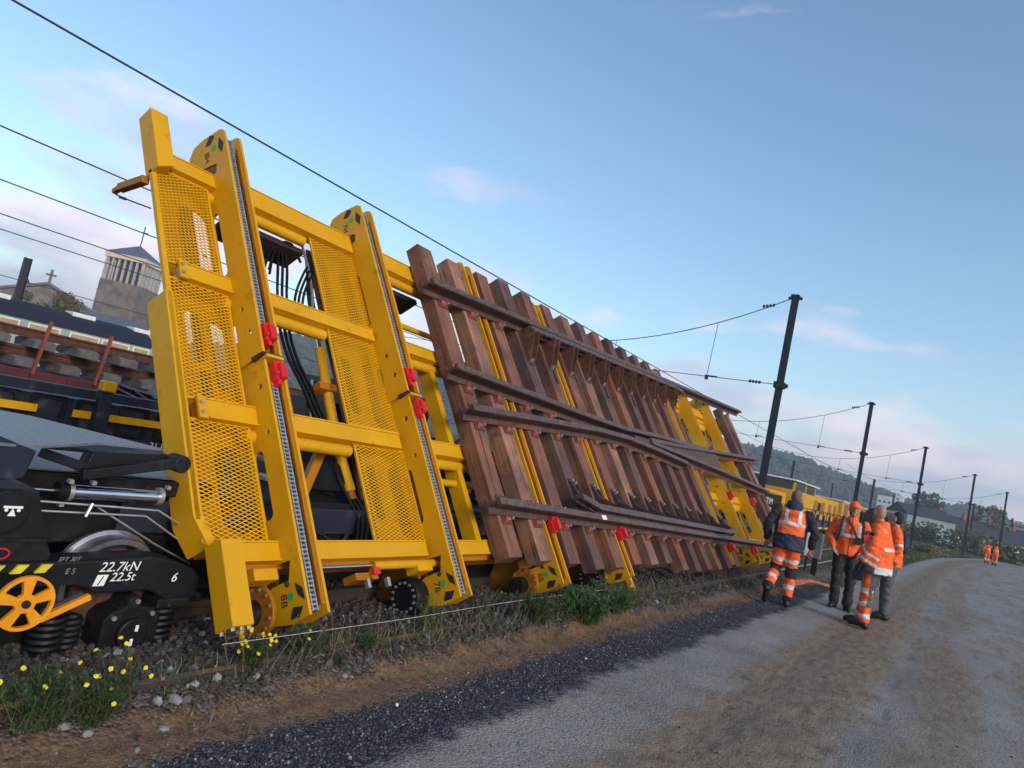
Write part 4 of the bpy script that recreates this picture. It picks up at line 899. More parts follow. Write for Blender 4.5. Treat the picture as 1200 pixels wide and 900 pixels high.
# --- hydraulic cylinders
def cyl(a, b, c, r=.034, nm='hydraulic_cylinder'):
    a, b, c = Vector(a), Vector(b), Vector(c)
    k = MB().tube([b, c], r, 16)
    for t in (.0, .32, .58, .85): p = b.lerp(c, t); q = b.lerp(c, t+.02); k.tube([p, q], r*1.05, 16)
    o = fr(k, nm, 'yellow', smooth=True); sub(MB().tube([a, b], r*.42, 12), 'piston_rod', 'chrome', o, smooth=True)
    sub(MB().tube([c, c+(c-b).normalized()*.07], r*.7, 10), 'rod_eye', 'yellow2', o)
cyl((-2.30, -.445, -.24), (-1.62, -.445, -.24), (-.76, -.45, -.24))
cyl((-1.44, 1.95, -.45), (-1.455, 1.62, -.45), (-1.49, .78, -.45), r=.045)
cyl((-1.49, .70, -.45), (-1.49, .60, -.45), (-1.45, .25, -.45), r=.045)
cyl((-.9, 2.18, -.36), (-.74, 2.18, -.36), (.3, 2.18, -.36), r=.03)
cyl((-.9, .40, -.34), (-.74, .37, -.34), (.5, .37, -.34), r=.036)
fr(MB().bar((-1.66, .60, -.5), (-1.95, .12, -.6), .08, .08), 'swing_link', 'yellow2', bevel=.01)
fr(MB().box(-1.62, -1.42, 1.16, 1.23, -.50, -.38), 'cylinder_clamp', 'yellow2', bevel=.006)
fr(MB().box(-1.84, -1.60, -.555, -.50, -.36, -.22).box(-1.70, -1.64, -.56, -.49, -.22, -.19), 'valve_block', 'yellow2', bevel=.005)
fr(MB().box(-1.70, -1.63, -.535, -.48, -.20, -.16), 'valve_cap', 'red', bevel=.005)
for ua in (-1.80, -1.58): fr(MB().box(ua+.05, ua+.08, -.62, -.55, -.24, -.20), 'valve_fitting', 'steel', bevel=.004)
# chain of red/yellow bits on first column's inner side
fr(MB().box(-2.28, -2.20, .68, 1.08, -.30, -.16), 'sensor_strip', 'yellow2', bevel=.01)
# --- hoses between the first two columns
def hose(pts, r=.018, m='rubber'): fr(MB().tube(pts, r, 8, smooth_pts=7), 'hydraulic_hose', m, smooth=True)
rnd = random.Random(5)
for k in range(6):
    e = (k-2.5)*.026; o = -.45-.03*(k % 2)
    hose([(-1.92+e, 2.42-.02*k, o), (-1.78+e*.6, 2.62, o), (-1.68+e*.5, 2.66, o), (-1.69+e, 2.47, o), (-1.77+e, 2.11, o), (-1.82+e, 1.74, o), (-1.79+e, 1.45, o), (-1.69+e, 1.18, o), (-1.62+e, .94, o), (-1.50+e, .63, o), (-1.50+e, .39, o), (-1.42+e, .17, o), (-1.37+e, .02, o), (-1.45+e, -.17, o), (-1.66+e, -.26, o), (-1.8, -.15+e, o-.05)], .012)
for k in range(3):
    e = k*.045
    hose([(-1.70+e, 1.95, -.42), (-1.66+e, 2.10, -.42), (-1.59+e, 2.26, -.41), (-1.42+e, 2.52, -.42), (-1.25+e, 2.66, -.45), (-1.1, 2.68, -.5)], .012)
for k in range(3):
    e = k*.03
    hose([(-1.38+e, 2.70, -.44), (-1.42+e, 2.40, -.45), (-1.46+e, 2.2, -.45), (-1.46+e, 2.0, -.46), (-1.4, 1.8, -.5)], .011)
hose([(-1.43, 2.80, -.42), (-1.41, 2.55, -.42), (-1.43, 2.23, -.42), (-1.47, 1.95, -.44)], .013, 'steel')
for k in range(3): hose([(-1.66+k*.04, 2.66, -.47), (-1.60+k*.03, 2.77, -.46), (-1.50, 2.74, -.46), (-1.44, 2.6, -.47)], .013)
for k in range(3): hose([(-1.62+k*.04, 1.3, -.5), (-1.70+k*.03, 1.0, -.5), (-1.74+k*.03, .75, -.5), (-1.8, .66, -.5)], .012, 'steel' if k == 1 else 'rubber')
for k in range(4): hose([(-1.85+.03*k, .10, -.75), (-1.60+.02*k, .16, -.62), (-1.48+.015*k, -.02, -.55), (-1.60, -.20, -.6), (-1.82, -.22, -.7)], .02)
hose([(-.22, 2.55, -.5), (-.10, 2.3, -.48), (-.10, 1.9, -.48), (-.05, 1.5, -.5)], .016)
for k in range(4): hose([(-.45+.05*k, 1.62, -.55), (-.40+.05*k, 1.3, -.55), (-.36+.05*k, 1.0, -.55), (-.22, .80, -.55)], .013)
fr(MB().tube([(-.45+.11*math.cos(a*.4), 1.08+.13*math.sin(a*.4), -.55) for a in range(14)], .012, 6), 'hose_loop', 'rubber', smooth=True)
# --- wagon body behind the frame
def wb(name, m, *bx, bev=.01, parent=None):
    mb = MB()
    for b in bx: mb.box(*b)
    o = mb.build(name, M[m], WG, bevel=bev)
    if parent: o.parent = parent
    return o
wb('chassis', 'black', (-6.3, -4.15, 1.9, 19, .55, .86), (-4.35, -4.2, 2.9, 19, .22, .56))
wb('chassis_sill', 'navy', (-4.16, -4.10, 2.4, 19, .62, .82))
wb('machine_box', 'greymach', (-6.2, -4.75, 4.2, 4.9, .86, 1.22)); wb('machine_box', 'greymach', (-6.0, -5.0, 4.5, 4.85, 1.35, 1.65)); wb('machine_box', 'blackm', (-6.2, -4.9, 5.05, 6.6, .86, 1.5))
wb('machine_box', 'greymach', (-6.2, -5.0, 5.3, 6.1, 1.5, 1.9)); wb('machine_box', 'white2', (-5.0, -4.88, 5.75, 5.95, 1.02, 1.26)); wb('machine_box', 'white2', (-5.2, -5.08, 5.35, 5.5, 1.52, 1.72))
wb('machine_box', 'navy', (-6.2, -4.9, 7, 16, .86, 1.35))
rnd = random.Random(12)
for k in range(26):
    y = rnd.uniform(3.3, 6.8); z = rnd.uniform(.6, 1.45); x = -4.72+rnd.uniform(-.2, .12); a = [(x, y, z)]
    for j in range(3): a.append((x+rnd.uniform(-.15, .1), a[-1][1]+rnd.uniform(-.25, .25), max(.4, a[-1][2]+rnd.uniform(-.3, .2))))
    MB().tube(a, rnd.choice((.012, .018, .028)), 7, smooth_pts=5).build('hydraulic_hose', M['rubber'], WG, smooth=True)
for k in range(18):
    y = rnd.uniform(3.3, 6.8); z = rnd.uniform(.55, 1.3); s = rnd.uniform(.02, .05)
    MB().tube([(-4.62, y, z), (-4.55, y+.02, z)], s*.6, 6).build('fitting', M['steel'], WG)
wb('underbox', 'black', (-4.3, -4.02, 3.3, 4.3, .28, .5)); wb('vent_plate', 'white2', (-4.0, -3.985, 3.78, 3.98, .30, .42)); wb('vent_plate', 'white2', (-4.0, -3.985, 3.8, 3.83, .42, .5), (-4.0, -3.985, 3.86, 3.89, .42, .5), (-4.0, -3.985, 3.92, 3.95, .42, .5))
# --- near bogie and end platform
mb = MB().prism([(1.2, .54), (2.14, .545), (2.48, .56), (2.62, .53), (2.78, .47), (2.83, .42), (2.82, .30), (2.62, .30), (2.51, .36), (2.20, .36), (2.08, .42), (1.5, .42), (1.2, .36)], -3.98, -3.80, mp=lambda p, q, r: (r, p, q)); mb.build('bogie_frame', M['black'], WG, bevel=.015)
wb('bogie_beam', 'blackm', (-4.05, -3.84, 1.2, 2.95, -.06, .035)); wb('bogie_beam', 'blackm', (-4.4, -4.0, 1.2, 2.9, .0, .34)); wb('bogie_block', 'blackm', (-3.95, -3.78, 2.57, 2.78, .25, .31))
ab = MB().prism([(2.27, .02), (2.31, .0), (2.56, .0), (2.60, .03), (2.60, .22), (2.55, .27), (2.47, .28), (2.46, .34), (2.40, .34), (2.38, .28), (2.31, .26), (2.27, .22)], -3.95, -3.77, mp=lambda p, q, r: (r, p, q)).build('axle_box', M['blackm'], WG, bevel=.012)
def ax(mb, name, m, **k): o = mb.build(name, M[m], WG, **k); o.parent = ab; return o
ax(MB().tube([(-3.77, 2.435, .14), (-3.735, 2.435, .14)], .085, 28), 'axle_cover', 'black', smooth=True, bevel=.008)
for y, z in ((2.32, .23), (2.54, .24), (2.32, .045), (2.545, .05), (2.435, .315)): ax(MB().tube([(-3.77, y, z), (-3.755, y, z)], .014, 6), 'bolt', 'steel')
ax(MB().box(-3.734, -3.731, 2.44, 2.458, .155, .19).box(-3.734, -3.731, 2.424, 2.442, .075, .115), 'white_bar', 'white')
def spring(y, z0, z1, r, x=-3.86):
    n = 7; P = []
    for i in range(n*14+1):
        a = 2*math.pi*i/14; P.append((x+r*math.cos(a), y+r*math.sin(a), z0+(z1-z0)*i/(n*14)))
    o = MB().tube(P, .015, 6).build('coil_spring', M['black'], WG, smooth=True)
    MB().tube([(x, y, z0), (x, y, z1)], r*.6, 12).build('spring_core', M['blackm'], WG).parent = o
spring(2.03, .02, .27, .075); spring(2.655, .01, .27, .07); spring(2.14, .02, .24, .05)
# wheel: seen from its flange side
wc = Vector((-4.1, 2.38, .335)); wp = [(0, .31), (.03, .31), (.035, .285), (.13, .28), (.13, .25), (.10, .24), (.055, .235), (.05, .12), (.09, .09), (.09, .0), (-.02, 0), (-.02, .09), (.0, .12), (.0, .24)]
mb = MB(); n = 64; vs = []; k = len(wp)
for i in range(n):
    a = 2*math.pi*i/n
    for dx, r in wp: vs.append((wc.x+dx-.0, wc.y+r*math.cos(a), wc.z+r*math.sin(a)))
mb.add(vs, [(i*k+j, i*k+(j+1) % k, ((i+1) % n)*k+(j+1) % k, ((i+1) % n)*k+j) for i in range(n) for j in range(k)])
wo = mb.build('wheel', M['wheel'], WG, smooth=True, sharp=30)
MB().tube([(-3.985, 2.38, .335), (-3.99+.03, 2.38, .335)], .225, 40).build('wheel_disc', M['rust'], WG, smooth=True).parent = wo
wb('brake_beam', 'blackm', (-4.6, -4.2, 1.6, 2.9, .66, .72)); wb('cross_member', 'greymach', (-4.3, -4.2, 1.7, 2.5, .70, .80))
# end box with the jacking sign, hazard stripes, handwheel
eb = MB().prism([(.9, .60), (1.82, .60), (1.83, .63), (1.78, .72), (1.70, .945), (.9, .945)], -3.95, -3.60, mp=lambda p, q, r: (r, p, q)).build('end_box', M['black'], WG, bevel=.01)
MB().box(-3.60, -3.59, .9, 1.80, .70, .715).build('box_seam', M['blackm'], WG).parent = eb
MB().tube([(-3.60, 1.57, .84), (-3.575, 1.57, .84)], .10, 28).build('round_cover', M['black'], WG, smooth=True, bevel=.006).parent = eb
mb = MB().box(-3.574, -3.571, 1.555, 1.635, .86, .871).prism([(1.578, .825), (1.612, .825), (1.595, .86)], -3.574, -3.571, mp=lambda p, q, r: (r, p, q)).prism(circ(1.569, .852, .008, 8), -3.574, -3.571, mp=lambda p, q, r: (r, p, q)).prism(circ(1.62, .852, .008, 8), -3.574, -3.571, mp=lambda p, q, r: (r, p, q)); mb.build('jack_sign', M['white'], WG).parent = eb
MB().prism(circ(1.60, .645, .042, 24, rq=.028), -3.598, -3.594, mp=lambda p, q, r: (r, p, q), holes=[circ(1.60, .645, .036, 24, rq=.022)]).build('red_ring', M['red'], WG).parent = eb
for a in (1.42, 1.56, 1.66, 1.765):
    MB().prism([(a, .552), (a+.045, .553), (a+.075, .592), (a+.03, .592)], -3.60, -3.585, mp=lambda p, q, r: (r, p, q)).build('hazard_stripe', M['lemon'], WG)
wb('hazard_board', 'blackm', (-3.62, -3.601, .9, 1.85, .545, .60))
hc = Vector((0, 1.765, .43))
def hw():
    def P(p, q, r): return (r, 1.735+p, .425+q)
    # holes between five spokes
    hs = []
    for k in range(5):
        a0 = 72*k+20; h = [(.112*math.cos(R(a0+a)), .112*math.sin(R(a0+a))) for a in (14, 25, 36, 47, 58)]; h += [(.045*math.cos(R(a0+a)), .045*math.sin(R(a0+a))) for a in (50, 36, 22)]; hs.append(h)
    o = MB().prism(circ(0, 0, .128, 40), -3.555, -3.53, mp=P, holes=hs).build('handwheel', M['orange_y'], WG, bevel=.006)
    MB().tube([(-3.60, 1.735, .425), (-3.515, 1.735, .425)], .018, 12).build('spindle', M['blackm'], WG).parent = o
hw()
MB().bar((-3.70, 1.90, .285), (-3.70, 2.12, .385), .035, .03).build('brake_lever', M['orange_y'], WG, bevel=.003)
MB().bar((-3.705, 1.90, .325), (-3.705, 2.08, .405), .02, .012).build('brake_rod', M['greymach'], WG)
# writing on the bogie
def btext(s, y, z, size, sh=.25, m='white'): text_mesh(s, size, 'lettering', M[m], WG, basis((-3.798, y, z), (0, 1, 0), (0, 0, 1), (1, 0, 0)), shear=sh, extrude=.0008)
btext('22.7kN', 2.30, .505, .075); btext('22.5t', 2.33, .448, .068); btext('6', 2.645, .43, .075)
MB().prism([(2.175, .405), (2.235, .405), (2.25, .465), (2.19, .465)], -3.80, -3.797, mp=lambda p, q, r: (r, p, q)).build('white_tab', M['white'], WG)
MB().bar((-3.795, 2.20, .41), (-3.795, 2.222, .458), .004, .004).build('tab_mark', M['markblack'], WG)
btext('SFT 30T', 2.02, .555, .032, .4, 'steel'); btext('E 5', 2.04, .49, .04, .2, 'steel')
# hydraulic cylinder, pipes
oc = MB().tube([(-4.0, 2.03, .87), (-4.0, 2.56, .865)], .040, 24).build('stay_cylinder', M['chrome'], WG, smooth=True)
for y in (2.03, 2.55): MB().tube([(-4.0, y-.012, .87), (-4.0, y+.012, .87)], .052, 20).build('collar', M['steel'], WG, smooth=True).parent = oc
MB().tube([(-4.0, 1.97, .87), (-4.0, 2.02, .87)], .05, 20).build('gland', M['blackm'], WG, smooth=True).parent = oc
MB().tube([(-4.0, 1.2, .885), (-4.0, 1.97, .872)], .012, 12).build('piston_rod', M['chrome'], WG, smooth=True).parent = oc
for y in (2.0, 2.12, 1.98, 2.56): MB().box(-3.96, -3.93, y-.012, y+.012, .925 if y != 1.98 else .80, .945 if y != 1.98 else .82).build('fitting', M['steel'], WG)
for pts in ([(-3.92, 1.8, .83), (-3.92, 2.3, .81), (-3.92, 2.52, .80), (-4.0, 2.9, .62)], [(-3.92, 1.8, .78), (-3.92, 2.45, .765), (-4.0, 2.85, .55)], [(-3.95, 2.18, .80), (-4.0, 2.6, .58), (-4.1, 2.95, .42)]):
    MB().tube(pts, .006, 6).build('pipe', M['steel'], WG, smooth=True)
MB().tube([(-3.9, 2.12, .83), (-3.89, 2.095, .76)], .010, 8).build('pipe_clamp', M['steel'], WG)
# platform: chequer plate, arms
mb = MB(); mb.prism([(1.0, -4.75), (1.95, -4.45), (2.46, -3.92), (2.05, -3.86), (1.66, -3.62), (1.0, -3.5)], 0, .012, mp=lambda p, q, r: (q, p, 1.165-.02*(p-1.8)+.055*((-3.9-q) if q < -3.9 else (-3.9-q)*2)+r)); mb.build('walkway_plate', M['chequer'], WG)
mb = MB().prism([(1.0, 1.25), (1.30, 1.235), (1.645, 1.125), (1.62, 1.0), (1.55, .98), (1.0, 1.02)], -3.64, -3.60, mp=lambda p, q, r: (r, p, q)); mb.build('step_box', M['navy'], WG, bevel=.01)
mb = MB().bar((-3.86, 2.0, .99), (-3.86, 2.54, 1.10), .05, .055).bar((-3.9, 1.80, 1.08), (-3.9, 2.12, 1.0), .05, .05).prism([(2.08, 1.10), (2.52, 1.13), (2.45, 1.03), (2.2, .98), (2.05, .98)], -4.05, -3.95, mp=lambda p, q, r: (r, p, q)); mb.build('support_arm', M['black'], WG, bevel=.006)
MB().tube([(-3.95, 2.545, 1.095), (-3.83, 2.545, 1.095)], .052, 24).build('arm_hub', M['black'], WG, smooth=True, bevel=.006)
wb('lower_plate', 'chequer', (-4.9, -4.1, 1.2, 2.9, .955, .965)); wb('upper_beam', 'blackm', (-4.3, -4.05, 1.2, 2.95, .86, .95)); wb('white_bracket', 'white2', (-3.75, -3.70, 1.2, 1.63, .99, 1.02))
wb('end_wall', 'blackm', (-5.6, -5.2, 1.0, 3.2, .2, .95))
for y in (1.75, 6.5, 8.2, 15.5, 17.2):
    for x in (-5.6,) if y < 3 else (-4.3, -5.7): MB().tube([(x-.06, y, .33), (x+.06, y, .33)], .32, 24).build('wheel', M['blackm'], WG, smooth=True)

# ================================================================ THE TRACK PANEL ON IT
TP = thing('turnout_track_panel', 'rusty turnout panel of brown timber sleepers and crossing rails strapped to the yellow frame', 'track panel', tuple(FRAME0))
def tp(mb, name, m, parent=None, **k):
    o = mb.build(name, m if not isinstance(m, str) else M[m], TP, M=FM, **k)
    if parent: o.parent = parent
    return o
rnd = random.Random(21)
v1f = lambda u: 2.46+.0585*u; v4f = lambda u: -.02-.0478*u
cols = [1, 0, 0, 2, 3, 2, 3, 1, 0, 4, 4, 3, 4, 4, 4]; cols = [0, 1, 0, 3, 0, 2, 1, 3, 2, 4, 4, 0, 4, 4, 4, 1]
SLU = [.10+.5945*n for n in range(14)]+[12.30, 12.92]
SLU[1] = .68; SLU[2] = 1.30
frames = []
for n, u in enumerate(SLU):
    top = [3.14, 3.17, 3.22, 3.33, 3.33, 3.31, 3.30, 3.36, 3.34, 3.38, 3.36, 3.33, 3.34, 3.30, 3.16, 3.10][n]
    bot = [-.50, -.55, -.60, -.68, -.68, -.66, -.68, -.68, -.80, -.84, -.84, -.86, -.86, -.86, -.55, -.35][n]
    w = rnd.uniform(.122, .132); d = .175; j = rnd.uniform(-.008, .008); wv = .006
    # slightly wany timber: cross-section rings along v
    mb = MB(); K = 9; vs = []
    for k in range(K):
        v = bot+(top-bot)*k/(K-1); e = [rnd.uniform(-wv, wv) for _ in range(4)]
        vs += [(u-w+e[0], v, -d), (u+w+e[1], v, -d), (u+w+e[1], v, e[2]*.25), (u-w+e[0], v, e[3]*.25)]
    fs = [(k*4+a, k*4+(a+1) % 4, k*4+4+(a+1) % 4, k*4+4+a) for k in range(K-1) for a in range(4)]+[(0, 3, 2, 1), tuple((K-1)*4+a for a in range(4))]
    mb.add(vs, fs); s = tp(mb, 'sleeper', TIM[cols[n]], bevel=.007); frames.append(s)
def railm(path, name='rail', sc=1.0, o=0.0, parts=True):
    P = [(u, v, o) for u, v in path]; r = tp(MB().sweep(P, [(a*sc, b*sc) for a, b in RAILP], up=(0, 0, 1)), name, 'rail')
    mb = MB().sweep([(u, v, o) for u, v in path], [(-.034, .1695*sc), (.034, .1695*sc), (.034, .1732*sc), (-.034, .1732*sc)], up=(0, 0, 1)); tp(mb, 'rail_head', 'railtop', parent=r)
    return r
# neighbouring heights chosen so that feet never share a plane
railm([(-.24, v1f(-.24)), (7, v1f(7)), (14.0, v1f(14.0))], o=.012)
railm([(-.20, v4f(-.2)), (6, v4f(6)), (11.5, v4f(11.5))], o=.012)
railm([(-.25, 1.41), (1.4, 1.375), (2.9, 1.34), (4.0, 1.335), (5.4, 1.40), (8.5, 1.50)], o=.014)
railm([(-.18, .965), (1.5, 1.07), (3.0, 1.16), (4.0, 1.18), (5.2, 1.12), (6.6, 1.02)], o=.012)
mb = MB()
railm([(5.0, 1.27), (6.2, 1.33), (9.3, 1.53), (13.3, 1.78)], o=.016); railm([(5.0, 1.235), (6.2, 1.19), (9.0, 1.07), (12.9, .86)], o=.012)
fl = MB().prism([(4.4, 1.29), (5.0, 1.30), (9.0, 1.46), (9.2, 1.44), (9.0, 1.14), (5.0, 1.20), (4.4, 1.23)], .06, .15); tp(fl, 'crossing_casting', 'rail', bevel=.008)
# chairs with red pads and bolts where rails cross sleepers
def chair(u, v, side=-1, flip=False):
    mb = MB().box(u-.085, u+.085, v-.15, v+.15, .0, .011); o = tp(mb, 'rail_chair', 'rail')
    for sg in (-1, 1):
        mb = MB().prism([(0, .012), (.055, .012), (.045, .030), (.01, .045)], u-.055, u+.02, mp=lambda p, q, r: (r, v+sg*(.075+p), q)); tp(mb, 'pad', 'redclip', parent=o)
        mb = MB(); hexbolt(mb, (u+.045, v+sg*.10, .012), (0, 0, 1), .016, .05); hexbolt(mb, (u-.02, v+sg*.115, .012), (0, 0, 1), .011, .04); tp(mb, 'bolt', 'steel', parent=o)
nch = 0
for n, u in enumerate(SLU):
    for kf in ('1', '4', '2', '3'):
        if kf == '1': v = v1f(u)
        elif kf == '4': v = v4f(u)
        elif kf == '2': v = interp(u, [(-.25, 1.41), (1.4, 1.375), (2.9, 1.34), (4.0, 1.335), (5.4, 1.40), (8.5, 1.50), (9.3, 1.53), (13.3, 1.78)])
        else: v = interp(u, [(-.18, .965), (1.5, 1.07), (3.0, 1.16), (4.0, 1.18), (5.2, 1.12), (6.2, 1.19), (9, 1.07), (12.9, .86)])
        if kf == '2' and 3.2 < u < 8.5: continue
        chair(u+.02, v)
# check rails on gusset brackets
def check(path, sgn, nm):
    ck = tp(MB().sweep([(u, v, .10) for u, v in path], [(-.045, 0), (.045, 0), (.045, .018), (.010, .022), (.012, .075), (.045, .08), (.045, .115), (-.03, .115), (-.045, .095)], up=(0, 0, 1)), nm, 'railtop')
    return ck
pt = [(1.80, 2.44), (2.2, v1f(2.2)-.115), (7.9, v1f(7.9)-.115), (8.35, v1f(8.35)-.17)]; check(pt, -1, 'check_rail')
pb = [(1.60, .12), (2.0, v4f(2.0)+.12), (7.4, v4f(7.4)+.12), (7.9, v4f(7.9)+.18)]; check(pb, 1, 'check_rail')
for n, u in enumerate(SLU[:14]):
    if 1.7 < u < 8.3:
        v = v1f(u)-.115
        g = MB()
        for du in (-.075, .055): g.prism([(v+.03, .012), (v+.03, .19), (v-.06, .235), (v-.25, .13), (v-.41, .03), (v-.41, .012)], u+du, u+du+.014, mp=F)
        g.box(u-.085, u+.08, v-.44, v+.05, .0015, .0125); b = tp(g, 'gusset_bracket', 'rustb', bevel=.0)
        for a_, c_ in ((-.02, -.40), (.03, -.37)): h = MB(); hexbolt(h, (u+a_, v+c_, .012), (0, 0, 1), .018, .03); tp(h, 'bolt', 'steel', parent=b)
        if n in (4, 7, 9, 11): tp(MB().box(u+.0, u+.07, v-.62, v-.40, .013, .022), 'tie_plate', 'rail')
    if 1.5 < u < 8.3:
        v = v4f(u)+.12; g = MB()
        for du in (-.075, .06): g.prism([(v-.03, .012), (v-.03, .10), (v+.05, .20), (v+.12, .14), (v+.22, .06), (v+.38, .03), (v+.38, .012)], u+du, u+du+.014, mp=F)
        g.box(u-.085, u+.085, v-.03, v+.42, .0015, .0125); b = tp(g, 'gusset_bracket', 'gusset')
        tp(MB().prism([(v+.03, .02), (v+.05, .13), (v+.30, .016)], u-.061, u+.061, mp=F), 'gusset_fill', 'gusset', parent=b)
        for a_, c_ in ((-.02, .39), (.045, .36)): h = MB(); hexbolt(h, (u+a_, v+c_, .012), (0, 0, 1), .018, .03); tp(h, 'bolt', 'steel', parent=b)
tp(MB().box(1.98, 2.10, v4f(2)-.036, v4f(2)+.02, .186, .189), 'paper_label', 'white')
# fishplate bolts at the rail ends
for u, v in ((-.05, v1f(0)), (.0, 1.40), (.02, .98), (.0, v4f(0))):
    h = MB()
    for k in range(2): h.tube([(u+.10*k, v+.0, .1), (u+.10*k, v+.085, .1)], .02, 8)
    tp(h, 'end_bolts', 'blackm')
def redclamp(u, v):
    k = MB().box(u-.005, u+.085, v-.17, v-.02, .0, .06).prism(rrect(v-.16, v-.03, .05, .12, .02), u+.01, u+.07, mp=F).box(u-.02, u+.1, v-.05, v-.01, .03, .09)
    fr(k, 'clamp', 'red', bevel=.006)
for u in (.93, 2.69, 7.56, 9.2): redclamp(u, v4f(u)-.03)

# ================================================================ STONES, WEEDS, FLOWERS
def rockmesh(rnd, s, flat=.65):
    ico = [(0, 0, 1), (.89, 0, .45), (.28, .85, .45), (-.72, .53, .45), (-.72, -.53, .45), (.28, -.85, .45), (.72, .53, -.45), (-.28, .85, -.45), (-.89, 0, -.45), (-.28, -.85, -.45), (.72, -.53, -.45), (0, 0, -1)]
    q = Matrix.Rotation(rnd.uniform(0, 6.28), 3, Vector((rnd.gauss(0, 1), rnd.gauss(0, 1), rnd.gauss(0, 1))).normalized())
    sc = Vector((rnd.uniform(.7, 1.3), rnd.uniform(.6, 1.1), rnd.uniform(.45, .9)))*s
    return [q @ Vector((a*sc.x*rnd.uniform(.75, 1.2), b*sc.y*rnd.uniform(.75, 1.2), c*sc.z*rnd.uniform(.75, 1.2))) for a, b, c in ico]
ICF = [(0, 1, 2), (0, 2, 3), (0, 3, 4), (0, 4, 5), (0, 5, 1), (1, 6, 2), (2, 7, 3), (3, 8, 4), (4, 9, 5), (5, 10, 1), (2, 6, 7), (3, 7, 8), (4, 8, 9), (5, 9, 10), (1, 10, 6), (11, 7, 6), (11, 8, 7), (11, 9, 8), (11, 10, 9), (11, 6, 10)]
B1 = mat('ballast_brown', (.050, .038, .033), .9, var=.4, scale=9, bump=.3, bscale=90); B2 = mat('ballast_grey', (.095, .085, .082), .9, var=.3, scale=9, bump=.3, bscale=90); B3 = mat('ballast_pale', (.25, .26, .28), .85, var=.2, scale=9, bump=.2)
rnd = random.Random(31)
mb = MB()
for _ in range(13000):
    y = .9+15*rnd.random()**1.5; x = rnd.uniform(-4.9, -2.98); e = interp(y, EDGE); x += e
    if abs(x+3.1) < .05 or abs(x+4.17) < .05: continue
    s = rnd.uniform(.010, .031); r = rnd.random()
    mb.add([p+Vector((x, y, gh(x, y)+s*.25)) for p in rockmesh(rnd, s)], ICF, 0 if r < .80 else 1 if r < .98 else 2)
tag(mb.build('ballast', [B1, B2, B3]), kind='stuff')
D1 = mat('dark_chipping', (.030, .032, .042), .8, var=.4, scale=20); D2 = mat('blue_chipping', (.085, .09, .11), .8, var=.3, scale=20); D3 = mat('earth_crumb', (.12, .072, .042), .95, var=.3, scale=20)
mb = MB()
for _ in range(15000):
    y = 1.2+13*rnd.random()**1.7; x = rnd.gauss(-2.45, .11)+.08*noise.noise((0, y*2.2, 3)); s = rnd.uniform(.004, .010); r = rnd.random()
    if x < -2.70 or x > -2.16: continue
    mb.add([p+Vector((x, y, gh(x, y)+s*.2)) for p in rockmesh(rnd, s)], ICF, 0 if r < .70 else 1 if r < .95 else 2)
tag(mb.build('dark_gravel', [D1, D2, B3]), kind='stuff')
mb = MB()
for _ in range(3000):
    y = 1.2+11*rnd.random()**1.6; x = rnd.uniform(-2.98, -2.6); s = rnd.uniform(.002, .006) if rnd.random() < .97 else rnd.uniform(.010, .02); r = rnd.random()
    mb.add([p+Vector((x, y, gh(x, y)+s*.2)) for p in rockmesh(rnd, s)], ICF, 0 if r < .75 else 1 if r < .9 else 2)
for _ in range(5200):
    y = 2.6+20*rnd.random()**1.7; x = rnd.uniform(-2.2, 2.2); s = rnd.uniform(.003, .008) if rnd.random() < .97 else rnd.uniform(.008, .016); r = rnd.random()
    mb.add([p+Vector((x, y, gh(x, y)+s*.2)) for p in rockmesh(rnd, s)], ICF, 2 if r < .45 else 1 if r < .8 else 0)
tag(mb.build('loose_grit', [D3, D2, mat('pale_grit', (.20, .20, .21), .9, var=.2)]), kind='stuff')
# single stones one can point at
for i, (x, y, s, l, m) in enumerate(((-2.97, 2.23, .040, 'largest pale stone between the two yellow-flowered weeds', B3), (-2.98, 2.15, .026, 'pale stone touching the left side of the largest one', B3), (-2.86, 2.13, .030, 'grey stone lying alone in the brown earth below the largest pale one', B3),
      (-3.03, 2.49, .032, 'pale stone just right of the largest, at the foot of the right flowered weed', B3), (-3.02, 2.36, .030, 'pale stone between the two largest ones', B3), (-3.0, 2.72, .028, 'pale flat stone under the right yellow-flowered weed', B3), (-2.95, 1.72, .030, 'pale stone at the lower left corner under the left weed', B3),
      (-2.90, 1.80, .024, 'grey stone near the lower left corner, right of the pale one', B3), (-2.80, 1.98, .022, 'dark red stone on the edge of the brown earth', M['darkred']), (-2.62, 2.42, .020, 'small grey stone on the dark gravel', B2), (-2.55, 3.4, .014, 'white pebble on the dark gravel strip', M['white2']),
      (-2.42, 5.65, .014, 'white pebble farther along the dark gravel strip', M['white2']))):
    o = MB(); o.add([p+Vector((x, y, gh(x, y)+s*.4)) for p in rockmesh(random.Random(50+i), s)], ICF); tag(o.build('stone', m, bevel=.003), l, 'stone', 'pale stones at the edge of the weeds')
def leafmat(n, c, v=.35): return mat(n, c, .75, var=v, scale=30)
G1 = leafmat('weed_green', (.030, .070, .020)); G2 = leafmat('weed_olive', (.085, .095, .035)); G3 = leafmat('dry_stalk', (.20, .15, .085)); FY = mat('petal_yellow', (.80, .62, .02), .6, var=.1); G4 = leafmat('bright_grass', (.05, .12, .025))
def blade(mb, p, d, ln, w, mi, droop=.3):
    p = Vector(p); d = Vector(d).normalized(); sd = d.cross(Vector((0, 0, 1)))
    if sd.length < .05: sd = Vector((1, 0, 0))
    sd = sd.normalized()*w/2; q = p+d*ln*.55; r = q+(d-Vector((0, 0, droop))).normalized()*ln*.45
    mb.add([p-sd, p+sd, q+sd*.8, q-sd*.8, r], [(0, 1, 2, 3), (3, 2, 4)], mi)
